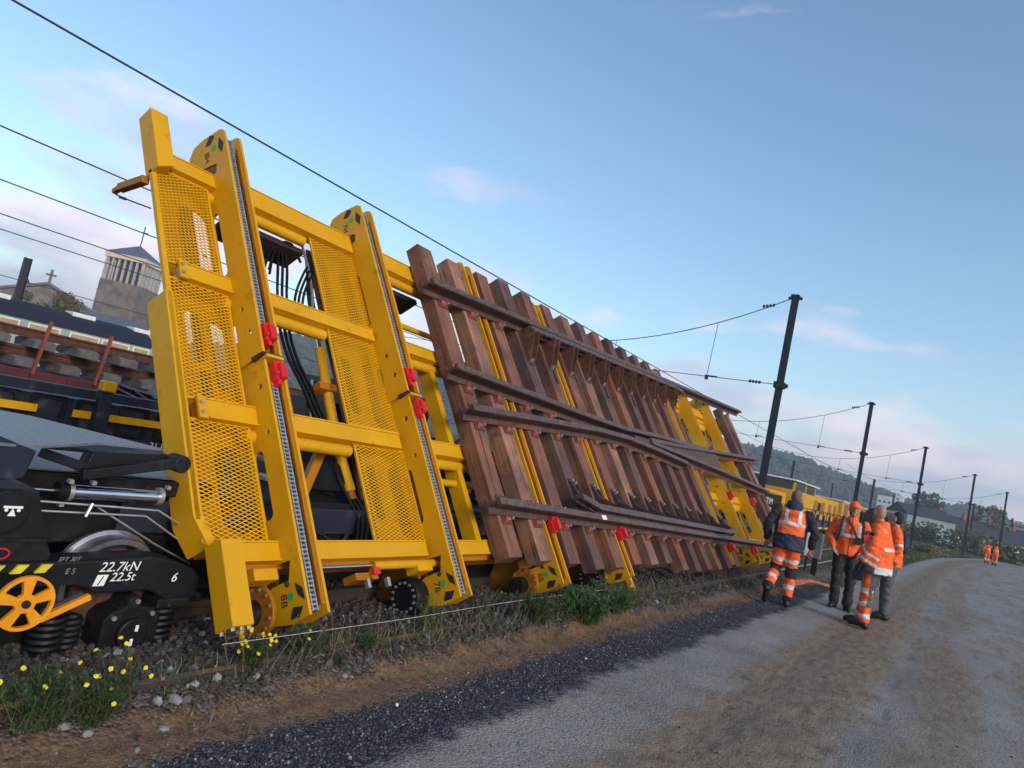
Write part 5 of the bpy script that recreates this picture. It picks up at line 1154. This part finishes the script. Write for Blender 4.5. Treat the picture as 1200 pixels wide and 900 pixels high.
def weed(x, y, h, w, nst, label, flowers=14, seed=1, name='flowering_weed', dense=26, col=0, lw=1.0, cat='weed', grp='leafy weeds beside the track'):
    rnd = random.Random(seed); t = thing(name, label, cat, (x, y, 0), 0, grp); z0 = gh(x, y); st = MB(); lv = MB(); heads = []
    for i in range(nst):
        a = rnd.uniform(0, 6.28); lean = rnd.random()**.7*w; px, py = x+rnd.gauss(0, w*.16), y+rnd.gauss(0, w*.22); hh = h*rnd.uniform(.55, 1.0)
        tip = Vector((px+math.cos(a)*lean, py+math.sin(a)*lean, z0+hh)); base = Vector((px, py, z0-.01)); mid = base.lerp(tip, .5)+Vector((0, 0, hh*.12))
        P = catmull([base, mid, tip], 4); st.tube(P, .0022, 4, r2=.001); heads.append(tip)
        for k in range(dense):
            s = rnd.random()**.8; c = P[min(len(P)-1, int(s*(len(P)-1)))]; d = Vector((rnd.gauss(0, 1), rnd.gauss(0, 1), rnd.uniform(.1, 1.3)))
            blade(lv, c, d, rnd.uniform(.025, .06)*(1.25-s*.6)*lw, rnd.uniform(.003, .008)*lw, 0 if rnd.random() < .8 else 1, rnd.uniform(.1, .9))
    st.build('stem', G2, t); lv.build('leaves', [G1 if col == 0 else G4 if col == 1 else G2, G2], t)
    for i in range(flowers):
        if not heads: break
        p = heads[i % len(heads)]+Vector((rnd.gauss(0, .03), rnd.gauss(0, .03), rnd.uniform(-.02, .035))); n = (Vector((.6, -.5, .8))+Vector((rnd.gauss(0, .4), rnd.gauss(0, .4), rnd.gauss(0, .3)))).normalized(); a = n.orthogonal().normalized(); b = n.cross(a)
        f = MB()
        for k in range(9):
            q = 6.283*k/9; u = a*math.cos(q)+b*math.sin(q); v = n.cross(u); L_ = rnd.uniform(.0075, .011)
            f.add([p+u*.002-v*.0015, p+u*.002+v*.0015, p+u*L_+v*.0028, p+u*L_*1.15+n*.001, p+u*L_-v*.0028], [(0, 1, 2, 3, 4)])
        f.ell(p+n*.001, (.0042, .0042, .0042), nu=8, nv=5); f.build('flower', FY, t)
weed(-2.99, 1.64, .25, .17, 70, 'large weed with yellow flowers at the lower left corner', 9, 3, dense=44)
weed(-2.96, 1.86, .20, .14, 60, 'weed with yellow flowers just right of the one in the lower left corner', 6, 4, dense=40)
weed(-3.03, 1.98, .25, .10, 16, 'tall thin weed with a few yellow flowers in front of the black bogie', 7, 5, dense=12)
weed(-3.10, 2.74, .17, .11, 34, 'yellow-flowered weed in front of the hook of the yellow post', 20, 6, dense=44)
weed(-3.12, 3.14, .17, .16, 46, 'green weed with two yellow flowers right of the flowered clump', 2, 7)
weed(-3.05, 3.62, .09, .10, 22, 'low green weed on the earth below the first column', 0, 8, name='weed')
weed(-2.98, 3.30, .05, .08, 14, 'smallest green weed at the edge of the earth', 0, 9, name='weed')
weed(-2.90, 6.55, .30, .32, 170, 'largest bright green grassy clump, below the third column', 0, 10, name='weed', col=1, dense=40, lw=1.7)
weed(-3.02, 5.75, .24, .26, 110, 'dark green clump left of the bright green one', 0, 11, name='weed', dense=36, lw=1.5)
weed(-2.93, 7.35, .26, .30, 120, 'bright green clump right of the largest one, beside the gravel', 0, 12, name='weed', col=1, dense=34, lw=1.6)
weed(-3.05, 7.9, .20, .3, 40, 'olive weed with pale tips under the fifth sleeper group', 3, 13, name='weed', col=2)
weed(-3.15, 4.4, .26, .18, 22, 'brown dry-leaved weed under the second column', 0, 14, name='weed', col=2, dense=14)
weed(-3.1, 5.0, .30, .16, 20, 'taller dry weed between the second column and the green weeds', 0, 15, name='weed', col=2, dense=14)
# rough grass and dry stalks along the track
mb = MB(); rnd = random.Random(77)
for _ in range(11000):
    y = 2.2+38*rnd.random()**1.4; x = rnd.gauss(-3.12, .15)+interp(y, EDGE)
    if y > 16: x = rnd.uniform(-4.8, -2.4)+interp(y, EDGE)
    if noise.noise((x*1.7, y*.8, 1)) < -.12: continue
    h = rnd.uniform(.02, .085)*(1+.03*y); blade(mb, (x, y, gh(x, y)-.005), (rnd.gauss(0, .5), rnd.gauss(0, .5), 1), h, rnd.uniform(.003, .007)*(1+.05*y), 0 if rnd.random() < .5 else 1 if rnd.random() < .6 else 2, .5)
for _ in range(420):
    y = 2.6+12*rnd.random(); x = rnd.gauss(-3.1, .1); h = rnd.uniform(.06, .22); a = Vector((x, y, gh(x, y))); tip = a+Vector((rnd.gauss(0, .06), rnd.gauss(0, .06), h)); mb.tube([a, a.lerp(tip, .5), tip], .0016, 3, mi=2)
    for k in range(6):
        p = a.lerp(tip, rnd.uniform(.3, 1)); blade(mb, p, (rnd.gauss(0, 1), rnd.gauss(0, 1), .6), rnd.uniform(.015, .04), .003, 2, .2)
tag(mb.build('rough_grass', [G1, G2, G3]), kind='stuff')
mb = MB()
for _ in range(9000):
    y = 34+55*rnd.random(); xe = interp(y, EDGE); x = xe-2.3-rnd.random()**1.3*5
    s = rnd.uniform(.08, .26); blade(mb, (x, y, 0), (rnd.gauss(0, .5), rnd.gauss(0, .5), 1), s, rnd.uniform(.02, .05), 0 if rnd.random() < .35 else 1 if rnd.random() < .75 else 2, .5)
tag(mb.build('verge_grass', [G1, G2, G3]), kind='stuff')
# string stretched along the weeds
tag(MB().tube([(-3.06, 2.5, .30), (-3.07, 4.0, .29), (-3.08, 5.4, .30), (-3.02, 7.65, .31)], .0013, 4, smooth_pts=6).build('string', M['white2']), 'thin pale string stretched low over the weeds under the yellow frame', 'string')
c = MB(); rnd = random.Random(8)
P = [(-2.62, 14.6, .04), (-2.5, 15.3, .10), (-2.42, 15.8, .13), (-2.3, 16.4, .08), (-2.15, 16.9, .05), (-2.0, 17.2, .03)]
for w in (.0, .10):
    c.sweep(catmull([Vector(p)+Vector((w*.6, w*1.5, rnd.uniform(0, .03))) for p in P], 4), [(-.05, 0), (.0, .03), (.05, 0), (.05, .008), (0, .04), (-.05, .008)])
tag(c.build('lifting_sling', mat('orange_webbing', (.42, .12, .04), .7, var=.3, scale=12)), 'crumpled orange webbing strap lying on the edge of the gravel road', 'strap')
t = thing('trackside_cabinet', 'small white equipment cabinet on a black stand between the workers', 'cabinet', (-2.9, 19, 0))
MB().box(-3.02, -2.82, 18.9, 19.1, .46, 1.02).build('door', M['white2'], t, bevel=.01); MB().box(-2.82, -2.66, 18.9, 19.15, .44, 1.06).build('case', M['concrete'], t, bevel=.01)
MB().box(-2.82, -2.70, 18.95, 19.1, .0, .44).box(-2.98, -2.94, 18.95, 19.0, .0, .46).build('stand', M['black'], t)

# ================================================================ PEOPLE
def dg(): return bpy.context.evaluated_depsgraph_get()
def remesh(mb, vox, smooth=4):
    me = bpy.data.meshes.new('tmp'); me.from_pydata([tuple(p) for p in mb.v], [], mb.f)
    bm = bmesh.new(); bm.from_mesh(me); bmesh.ops.recalc_face_normals(bm, faces=bm.faces); bm.to_mesh(me); bm.free()
    o = bpy.data.objects.new('tmp', me); r = o.modifiers.new('r', 'REMESH'); r.mode = 'VOXEL'; r.voxel_size = vox; r.use_smooth_shade = True
    if smooth: s = o.modifiers.new('s', 'SMOOTH'); s.iterations = smooth; s.factor = .5
    res = evaluated_mesh(o); bpy.data.objects.remove(o); return res
def cloth(n, c, v=.12): return mat(n, c, .75, var=v, scale=9, bump=.45, bscale=16)
CO = cloth('hi_vis_orange', (.90, .13, .018), .14); CS = mat('reflective_tape', (.62, .62, .64), .4, var=.12, scale=12); CB = cloth('black_cloth', (.014, .015, .020)); CN = cloth('navy_cloth', (.018, .028, .065)); CG = cloth('grey_cloth', (.075, .08, .095))
SK = mat('skin', (.42, .22, .15), .55, var=.1, scale=6); HG = mat('cropped_hair', (.15, .12, .105), .9, var=.3, scale=40); HD = mat('dark_hair', (.02, .016, .014), .8, var=.3, scale=40); BT = mat('boot_leather', (.012, .011, .011), .5, var=.3); EY = mat('eye', (.02, .015, .012), .3); GL = cloth('black_glove', (.02, .018, .018))
def tube2(mb, pts, rad, n=14, flat=1.0):
    """limb through joints with a radius at each"""
    P = [Vector(p) for p in pts]; k = 5; Q = catmull(P, k); rr = []
    for i in range(len(P)-1):
        for j in range(k): rr.append(rad[i]+(rad[i+1]-rad[i])*j/k)
    rr.append(rad[-1]); t0 = None; rings = []
    for i, p in enumerate(Q):
        d = (Q[min(i+1, len(Q)-1)]-Q[max(i-1, 0)]).normalized()
        t0 = d.orthogonal().normalized() if t0 is None else (t0-d*t0.dot(d)).normalized(); b = d.cross(t0); rings.append((p, t0*rr[i], b*rr[i]*flat))
    mb.rtube(rings, n); mb.ell(P[0], (rad[0],)*3, nu=12, nv=8); mb.ell(P[-1], (rad[-1],)*3, nu=12, nv=8)
def person(loc, face, label, J, outfit, scale=1.06, vox=.013):
    """J: joints in local axes (x to the figure's right, y forward, z up)"""
    t = thing('person', label, 'person', loc, 0); t['_local'] = 1
    X = Matrix.Rotation(face, 4, 'Z') @ Matrix.Scale(scale, 4); V = {k: Vector(v) for k, v in J.items() if isinstance(v, tuple)}
    pel, ch, nk, hd = V['pel'], V['ch'], V['nk'], V['hd']; up = (nk-pel).normalized()
    sx = Vector(J.get('sx', (1, 0, 0))); fw = up.cross(sx).normalized(); 
    # ---- body: head, neck, torso core, arms, legs, hands as one surface
    b = MB(); hy = J.get('hyaw', 0); hp = J.get('hpitch', 0)
    H = Matrix.Translation(hd) @ Matrix.Rotation(hy, 4, 'Z') @ Matrix.Rotation(-hp, 4, 'X')
    h = MB()
    def hf(d): return 1+(-.10 if d.z < -.2 and abs(d.x) > .3 else 0)*min(1, (-d.z-.2)*2)+(.03*max(0, -d.y))
    h.ell((0, 0, .02), (.076, .098, .118), nu=24, nv=18, f=hf); h.ell((0, .030, -.055), (.056, .060, .060), nu=14, nv=10)
    h.ell((0, .100, -.012), (.014, .020, .026), nu=10, nv=8); h.ell((0, .092, .032), (.045, .012, .010), nu=10, nv=6)
    h.ell((0, .088, -.058), (.024, .010, .007), nu=10, nv=6); h.ell((0, .078, -.090), (.022, .018, .018), nu=10, nv=6)
    for s in (-1, 1): h.ell((s*.078, -.008, .0), (.011, .024, .034), nu=10, nv=8)
    b.v += [H @ p for p in h.v]; b.f += h.f; b.m += h.m
    tube2(b, [nk-up*.05, nk+up*.02, H @ Vector((0, -.01, -.05))], [.062, .057, .056])
    def ring(c, a, d): return (c, sx*a, fw*d)
    b.rtube([ring(pel-up*.06, .10, .08), ring(pel+up*.05, .14, .10), ring(pel.lerp(ch, .5), .13, .095), ring(ch, .16, .11), ring(nk-up*.03, .07, .06)], 18)
    for s in 'lr':
        sg = -1 if s == 'l' else 1
        tube2(b, [V['sh'+s], V['el'+s], V['wr'+s]], [.046, .038, .026]); tube2(b, [V['hip'+s], V['kn'+s], V['an'+s]], [.075, .050, .038])
        # hand
        w = V['wr'+s]; d = (Vector(J['hd'+s]) if 'hd'+s in J else (w-V['el'+s]).normalized()); sd = d.cross(Vector((0, 0, 1)) if abs(d.z) < .9 else fw).normalized(); nn = sd.cross(d)
        pal = w+d*.055; tube2(b, [w, pal, w+d*.085], [.026, .034, .034], flat=.55)
        for k, (off, ln) in enumerate(((-.027, .062), (-.009, .074), (.010, .070), (.027, .054))):
            p0 = w+d*.085+sd*off; cdir = nn*(1 if sg > 0 else -1)*.5; p1 = p0+d*ln*.5; p2 = p1+(d+cdir*.7).normalized()*ln*.5; tube2(b, [p0, p1, p2], [.0105, .0095, .0085], n=8)
        tube2(b, [w+d*.03+sd*.03, w+d*.065+sd*.052, w+d*.095+sd*.048], [.013, .0115, .0095], n=8)
    me = remesh(b, .0075, 2); me.transform(X); ob = bpy.data.objects.new('body', me); COL.objects.link(ob); ob.parent = t
    glove = outfit.get('gloves'); me.materials.append(SK); me.materials.append(GL)
    if glove:
        for f in me.polygons:
            c = X.inverted() @ f.center
            for s in 'lr':
                if (c-V['wr'+s]).length < .17 and (c-pel).length > .12: f.material_index = 1
    for s in (-1, 1):
        e = MB().ell((s*.030, .094, .012), (.011, .006, .006), nu=8, nv=6); e.v = [X @ (H @ p) for p in e.v]; e.build('eye', EY, t)
    # ---- clothes
    def dress(name, mb, mats, region, vx=vox, sm=5):
        me = remesh(mb, vx, sm)
        NN = [v_.normal.copy() for v_ in me.vertices]
        for v_, n_ in zip(me.vertices, NN):
            q_ = v_.co; a_ = noise.noise((q_.x*9, q_.y*9, q_.z*17+q_.x*8+len(name))); b_ = noise.noise((q_.x*22+5, q_.y*22, q_.z*26)); v_.co = q_+n_*(.017*a_+.007*b_)
        for m_ in mats: me.materials.append(m_)
        for f in me.polygons: f.material_index = region(f.center)
        me.transform(X); o = bpy.data.objects.new(name, me); COL.objects.link(o); o.parent = t; return o
    def seg(c, a, bb): ab = bb-a; s = max(0, min(1, (c-a).dot(ab)/ab.length_squared)); return s, (c-(a+ab*s)).length
    tr = MB()
    for s in 'lr':
        k = V['kn'+s]; a = V['an'+s]; hp_ = V['hip'+s]; tube2(tr, [hp_+up*.02, hp_.lerp(k, .5), k, k.lerp(a, .55), a+(k-a).normalized()*.04], [.112, .100, .082, .078, .080])
    tr.rtube([ring(pel-up*.10, .13, .11), ring(pel, .17, .125), ring(pel+up*.10, .165, .12)], 20)
    def trr(c):
        best = None
        for s in 'lr':
            for nm, a, e in (('t', V['hip'+s], V['kn'+s]), ('s', V['kn'+s], V['an'+s])):
                q = seg(c, a, e)
                if best is None or q[1] < best[0]: best = (q[1], nm, q[0])
        return outfit['trouser'](best[1], best[2], c, V)
    dress('trousers', tr, outfit['tmats'], trr)
    jk = MB(); lw = outfit.get('jlow', .10); wd = outfit.get('jw', 1.0)
    if outfit.get('hem'): jk.rtube([ring(pel-up*lw, .205*wd, .165*wd), ring(pel+up*.08, .200*wd, .155*wd), ring(pel.lerp(ch, .55), .200*wd, .150*wd), ring(ch, .225, .150), ring(ch+up*.10, .205, .125), ring(nk-up*.02, .085, .08), ring(nk+up*.035, .075, .075)], 24)
    else: jk.rtube([ring(pel-up*lw, .185*wd, .145*wd), ring(pel+up*.08, .190*wd, .150*wd), ring(pel.lerp(ch, .55), .190*wd, .145*wd), ring(ch, .220, .145), ring(ch+up*.10, .200, .12), ring(nk-up*.02, .085, .08), ring(nk+up*.03, .075, .075)], 24)
    for s in 'lr':
        tube2(jk, [V['sh'+s]-up*.01, V['sh'+s].lerp(V['el'+s], .5), V['el'+s], V['el'+s].lerp(V['wr'+s], .6), V['wr'+s]-(V['wr'+s]-V['el'+s]).normalized()*.03], [.082, .072, .066, .060, .050])
    def jr(c):
        ztor = (c-pel).dot(up)/(nk-pel).length; best = ('torso', ztor, seg(c, pel, nk)[1]-.10)
        for s in 'lr':
            for nm, a, e in (('ua', V['sh'+s], V['el'+s]), ('fa', V['el'+s], V['wr'+s])):
                q = seg(c, a, e)
                if q[1]-.01 < best[2]: best = (nm, q[0], q[1]-.01)
        xl = (c-pel).dot(sx); return outfit['jacket'](best[0], best[1], xl, (c-pel).dot(fw))
    dress('jacket', jk, outfit['jmats'], jr)
    # ---- boots
    for s in 'lr':
        bo = MB(); a = V['an'+s]; toe = V['to'+s]; heel = a+(a-V['kn'+s]).normalized()*.055-(toe-a).normalized()*.03
        tube2(bo, [a+(V['kn'+s]-a).normalized()*.10, a, heel], [.060, .056, .050]); tube2(bo, [heel, a.lerp(toe, .5)+(toe-a).cross(sx).normalized()*0, toe], [.046, .050, .042])
        lo = min((p.z for p in bo.v)); me = remesh(bo, .012, 2); me.materials.append(BT); me.transform(X); o = bpy.data.objects.new('boot', me); COL.objects.link(o); o.parent = t
    # ---- hair or cap
    k = outfit['head']
    def hadd(mb, name, m):
        mb.v = [X @ (H @ p) for p in mb.v]; return mb.build(name, m, t, smooth=True)
    if k == 'bald': pass
    elif k in ('grey', 'dark'):
        m2 = MB().ell((0, -.012, .030), (.081, .098, .116), nu=22, nv=16, f=lambda d: 1.0 if (d.z > .25 or d.y < -.1) else .86); hadd(m2, 'hair', HG if k == 'grey' else HD)
    elif k == 'cap':
        m2 = MB().ell((0, -.004, .052), (.086, .104, .098), nu=22, nv=16, f=lambda d: 1.0 if d.z > -.25 else .8); hadd(m2, 'cap', CO)
        m2 = MB().prism([(-.07, .06), (-.055, .13), (0, .155), (.055, .13), (.07, .06)], .045, .055); hadd(m2, 'cap_peak', CO)
        m2 = MB().ell((0, .004, -.055), (.068, .078, .055), nu=16, nv=10); hadd(m2, 'beard', HD)
    if outfit.get('extra'): outfit['extra'](t, X, V, H)
    return t
def col(z): return z
# worker walking away in a waistcoat
def w1_tr(n, s, c, V):
    if n == 't': return 1 if .50 < s < .64 else (2 if s > .78 else 0)
    return 2 if s < .20 else (1 if .42 < s < .58 else (0 if s < .84 else 2))
def w1_j(n, s, x, y):
    if n != 'torso': return 3
    if s < .16: return 2
    if s < .20: return 3
    if .46 < s < .54: return 1
    if s > .54 and .075 < abs(x) < .125: return 1
    if s > .98: return 2
    return 0 if abs(x) < .19 else 3
def w1_extra(t, X, V, H):
    c = V['ch']+Vector((0, -.182, .07)); Mw = X @ basis(c, (1, 0, 0), (0, 0, 1), (0, -1, 0)); text_mesh('NGE', .075, 'lettering', M['markblack'], t, Mw, extrude=.004)
    P = [Vector((-.115+.022*math.cos(R(a)), 0, .0+.04*math.sin(R(a)))) for a in range(100, 300, 20)]; m2 = MB().tube([X @ (c+p) for p in P], .006, 6); m2.build('emblem', M['markblack'], t)
    hb = MB().rtube([(V['nk']+Vector((0, -.035, z)), Vector((r, 0, 0)), Vector((0, r*.8, 0))) for z, r in ((-.05, .11), (.0, .125), (.05, .115), (.085, .10))], 18); hb.v = [X @ p for p in hb.v]; hb.build('hood', CN, t, smooth=True)
J1 = dict(pel=(0, .0, .95), ch=(.0, .03, 1.30), nk=(0, .06, 1.50), hd=(.02, .11, 1.63), hpitch=-.45, hyaw=-.25, shl=(-.23, .04, 1.42), shr=(.23, .04, 1.42), ell=(-.33, -.02, 1.16), elr=(.34, -.02, 1.16), wrl=(-.31, .12, .93), wrr=(.33, .10, .92),
          hipl=(-.09, 0, .92), hipr=(.09, 0, .92), knl=(-.12, .06, .52), knr=(.11, .04, .50), anl=(-.20, -.30, .25), anr=(.12, .02, .09), tol=(-.20, -.26, .06), tor=(.13, .15, .045))
person((-2.22, 12.3, 0), R(14), 'worker walking away in an orange waistcoat with silver straps over a black coat', J1, dict(tmats=[CO, CS, CB], trouser=w1_tr, jmats=[CO, CS, CN, CB], jacket=w1_j, jlow=.12, jw=1.22, head='grey', extra=w1_extra))
# worker facing the camera in an orange cap
def w2_j(n, s, x, y):
    if n == 'torso':
        if .44 < s < .53: return 1
        if s > .53 and .10 < abs(x) < .145 and y > 0: return 1
        if abs(x) < .008 and y > 0: return 2
        return 0
    return 0
def w2_extra(t, X, V, H):
    m2 = MB()
    def strap(pts): m2.sweep([X @ (Vector(p)) for p in pts], [(-.022, -.004), (.022, -.004), (.022, .004), (-.022, .004)], up=X.to_3x3() @ Vector((0, 1, 0)))
    strap([(.13, .0, 1.52), (.16, .15, 1.42), (.17, .17, 1.25), (.19, .14, 1.10)]); m2.build('rucksack_strap', CB, t); m2 = MB()
    strap([(-.15, .0, 1.52), (-.17, .15, 1.42), (-.18, .17, 1.25), (-.20, .13, 1.10)]); m2.build('rucksack_strap', CB, t); m2 = MB()
    strap([(.09, .10, 1.50), (-.02, .18, 1.35), (-.10, .19, 1.20)]); m2.build('sling_strap', M['darkred'], t)
    m2 = MB().box(-.17, -.08, .16, .21, 1.10, 1.22); m2.v = [X @ p for p in m2.v]; m2.build('pouch', CB, t, bevel=.01)
    m2 = MB().tube([(-.25, .07, 1.33), (-.262, .09, 1.33)], .035, 14); m2.v = [X @ p for p in m2.v]; m2.build('badge', CN, t)
J2 = dict(pel=(0, 0, .95), ch=(0, .01, 1.30), nk=(0, .02, 1.50), hd=(0, .04, 1.65), hyaw=R(8), shl=(-.20, 0, 1.43), shr=(.20, 0, 1.43), ell=(-.30, -.05, 1.17), elr=(.31, -.06, 1.17), wrl=(-.21, .11, 1.0), wrr=(.22, .11, .99), hdl=(.5, .3, -.8), hdr=(-.5, .3, -.8),
          hipl=(-.09, 0, .92), hipr=(.09, 0, .92), knl=(-.12, .03, .50), knr=(.10, .04, .50), anl=(-.13, 0, .09), anr=(.07, -.02, .09), tol=(-.16, .14, .04), tor=(.12, .13, .04))
person((-1.55, 14.0, 0), R(180+10), 'worker in an orange cap and jacket with black trousers, facing the camera', J2, dict(tmats=[CB], trouser=lambda *a: 0, jmats=[CO, CS, CB], jacket=w2_j, jlow=.06, head='cap', extra=w2_extra))
# bald worker in the long jacket, turned to the left
def w3_j(n, s, x, y):
    if n == 'torso':
        if s < -.10: return 1
        if .34 < s < .42 and x < .02: return 1
        if abs(y-.07) < .022 and s < .85: return 1
        if s > .8 and abs(abs(x)-.12) < .025: return 1
        if s < .36 and abs(y+.02) < .05: return 2
        return 0
    if n == 'fa': return 1 if (.28 < s < .42 or .66 < s < .80) else (2 if s > .88 else 0)
    return 0
def w3_tr(n, s, c, V):
    if c.y < -.02 and c.z > .3: return 2
    if n == 't': return 1 if s > .86 else 0
    return 1 if (.30 < s < .44 or .72 < s < .86) else 0
def w3_extra(t, X, V, H):
    m2 = MB().tube([(-.285, .03, 1.33), (-.297, .035, 1.33)], .036, 16); m2.v = [X @ p for p in m2.v]; m2.build('badge', CB, t)
    hc_ = MB().rtube([(V['nk']+Vector((0, -.02, z)), Vector((r, 0, 0)), Vector((0, r*.95, 0))) for z, r in ((-.06, .13), (-.01, .115), (.05, .095))], 18); hc_.v = [X @ p for p in hc_.v]; hc_.build('collar', CO, t, smooth=True)
    m2 = MB().tube([(-.30, .10, .92), (-.30, .14, .78)], .018, 8).box(-.31, -.28, .05, .20, .66, .80); m2.v = [X @ p for p in m2.v]; m2.build('held_gloves', CB, t, bevel=.01)
J3 = dict(pel=(0, .0, .95), ch=(0, -.01, 1.30), nk=(0, .02, 1.50), hd=(.01, .06, 1.64), hyaw=R(-38), hpitch=-.12, shl=(-.20, 0, 1.43), shr=(.20, 0, 1.43), ell=(-.28, .0, 1.15), elr=(.27, .0, 1.15), wrl=(-.27, .12, .92), wrr=(.22, .18, .98),
          hipl=(-.09, 0, .92), hipr=(.09, 0, .92), knl=(-.11, .03, .50), knr=(.10, .06, .50), anl=(-.12, .0, .09), anr=(.10, .12, .09), tol=(-.13, .17, .045), tor=(.10, .30, .045))
person((-.97, 12.55, 0), R(80), 'bald worker in a long orange jacket with silver bands, turned to the left', J3, dict(tmats=[CO, CS, CG], trouser=w3_tr, jmats=[CO, CS, CG], jacket=w3_j, jlow=.16, hem=True, jw=1.38, head='bald', gloves=True, extra=w3_extra), scale=1.07)
# worker half hidden behind him
def w4_j(n, s, x, y):
    if n == 'torso': return 1 if .34 < s < .42 else 0
    return 1 if n == 'ua' and .70 < s < .85 or n == 'fa' and .15 < s < .32 else 0
J4 = dict(J2); J4.update(hyaw=R(-20), hpitch=-.2, wrl=(-.20, .20, 1.06), wrr=(.26, .18, 1.02), hdl=(.3, .7, .1), hdr=(-.3, .7, 0))
def w4_extra(t, X, V, H):
    m2 = MB().ell((0, -.14, 1.28), (.12, .07, .17), nu=16, nv=12); m2.v = [X @ p for p in m2.v]; m2.build('rucksack', CN, t, smooth=True)
person((-.86, 14.3, 0), R(95), 'dark-haired worker half hidden behind the bald one, with a small rucksack', J4, dict(tmats=[CG], trouser=lambda *a: 0, jmats=[CO, CS], jacket=w4_j, jlow=.08, head='dark', extra=w4_extra), scale=1.05)
# two far workers walking away
J5 = dict(pel=(0, 0, .95), ch=(0, .02, 1.30), nk=(0, .03, 1.50), hd=(0, .04, 1.64), shl=(-.20, 0, 1.43), shr=(.20, 0, 1.43), ell=(-.28, -.04, 1.17), elr=(.28, .02, 1.17), wrl=(-.27, .0, .93), wrr=(.27, .14, .95),
          hipl=(-.09, 0, .92), hipr=(.09, 0, .92), knl=(-.11, .10, .52), knr=(.10, .0, .50), anl=(-.10, .04, .12), anr=(.10, -.14, .14), tol=(-.10, .19, .07), tor=(.10, -.02, .05))
def w5_j(n, s, x, y): return 1 if n == 'torso' and .40 < s < .5 else 2 if n in ('ua', 'fa') else 0
def w6_j(n, s, x, y): return 1 if n == 'torso' and .40 < s < .5 else 0
w5t = lambda n, s, c, V: 1 if n == 's' and .3 < s < .45 else 2 if n == 's' and s > .8 else 0
person((3.05, 75.5, 0), R(-3), 'right one of the two distant workers in orange, with dark sleeves', J5, dict(tmats=[CO, CS, CB], trouser=w5t, jmats=[CO, CS, CB], jacket=w5_j, jlow=.02, head='dark'), scale=1.12, vox=.02)
J6 = dict(J5); J6.update(knl=(-.11, .0, .5), knr=(.10, .12, .52), anl=(-.10, -.14, .14), anr=(.10, .05, .12), tol=(-.1, -.02, .05), tor=(.1, .2, .07))
person((2.62, 79.5, 0), R(2), 'left one of the two distant workers in orange, with grey bands', J6, dict(tmats=[CO, CS, CB], trouser=w5t, jmats=[CO, CS, CB], jacket=w6_j, jlow=.02, head='grey'), scale=1.12, vox=.02)

bpy.data.scenes.remove(TMP)
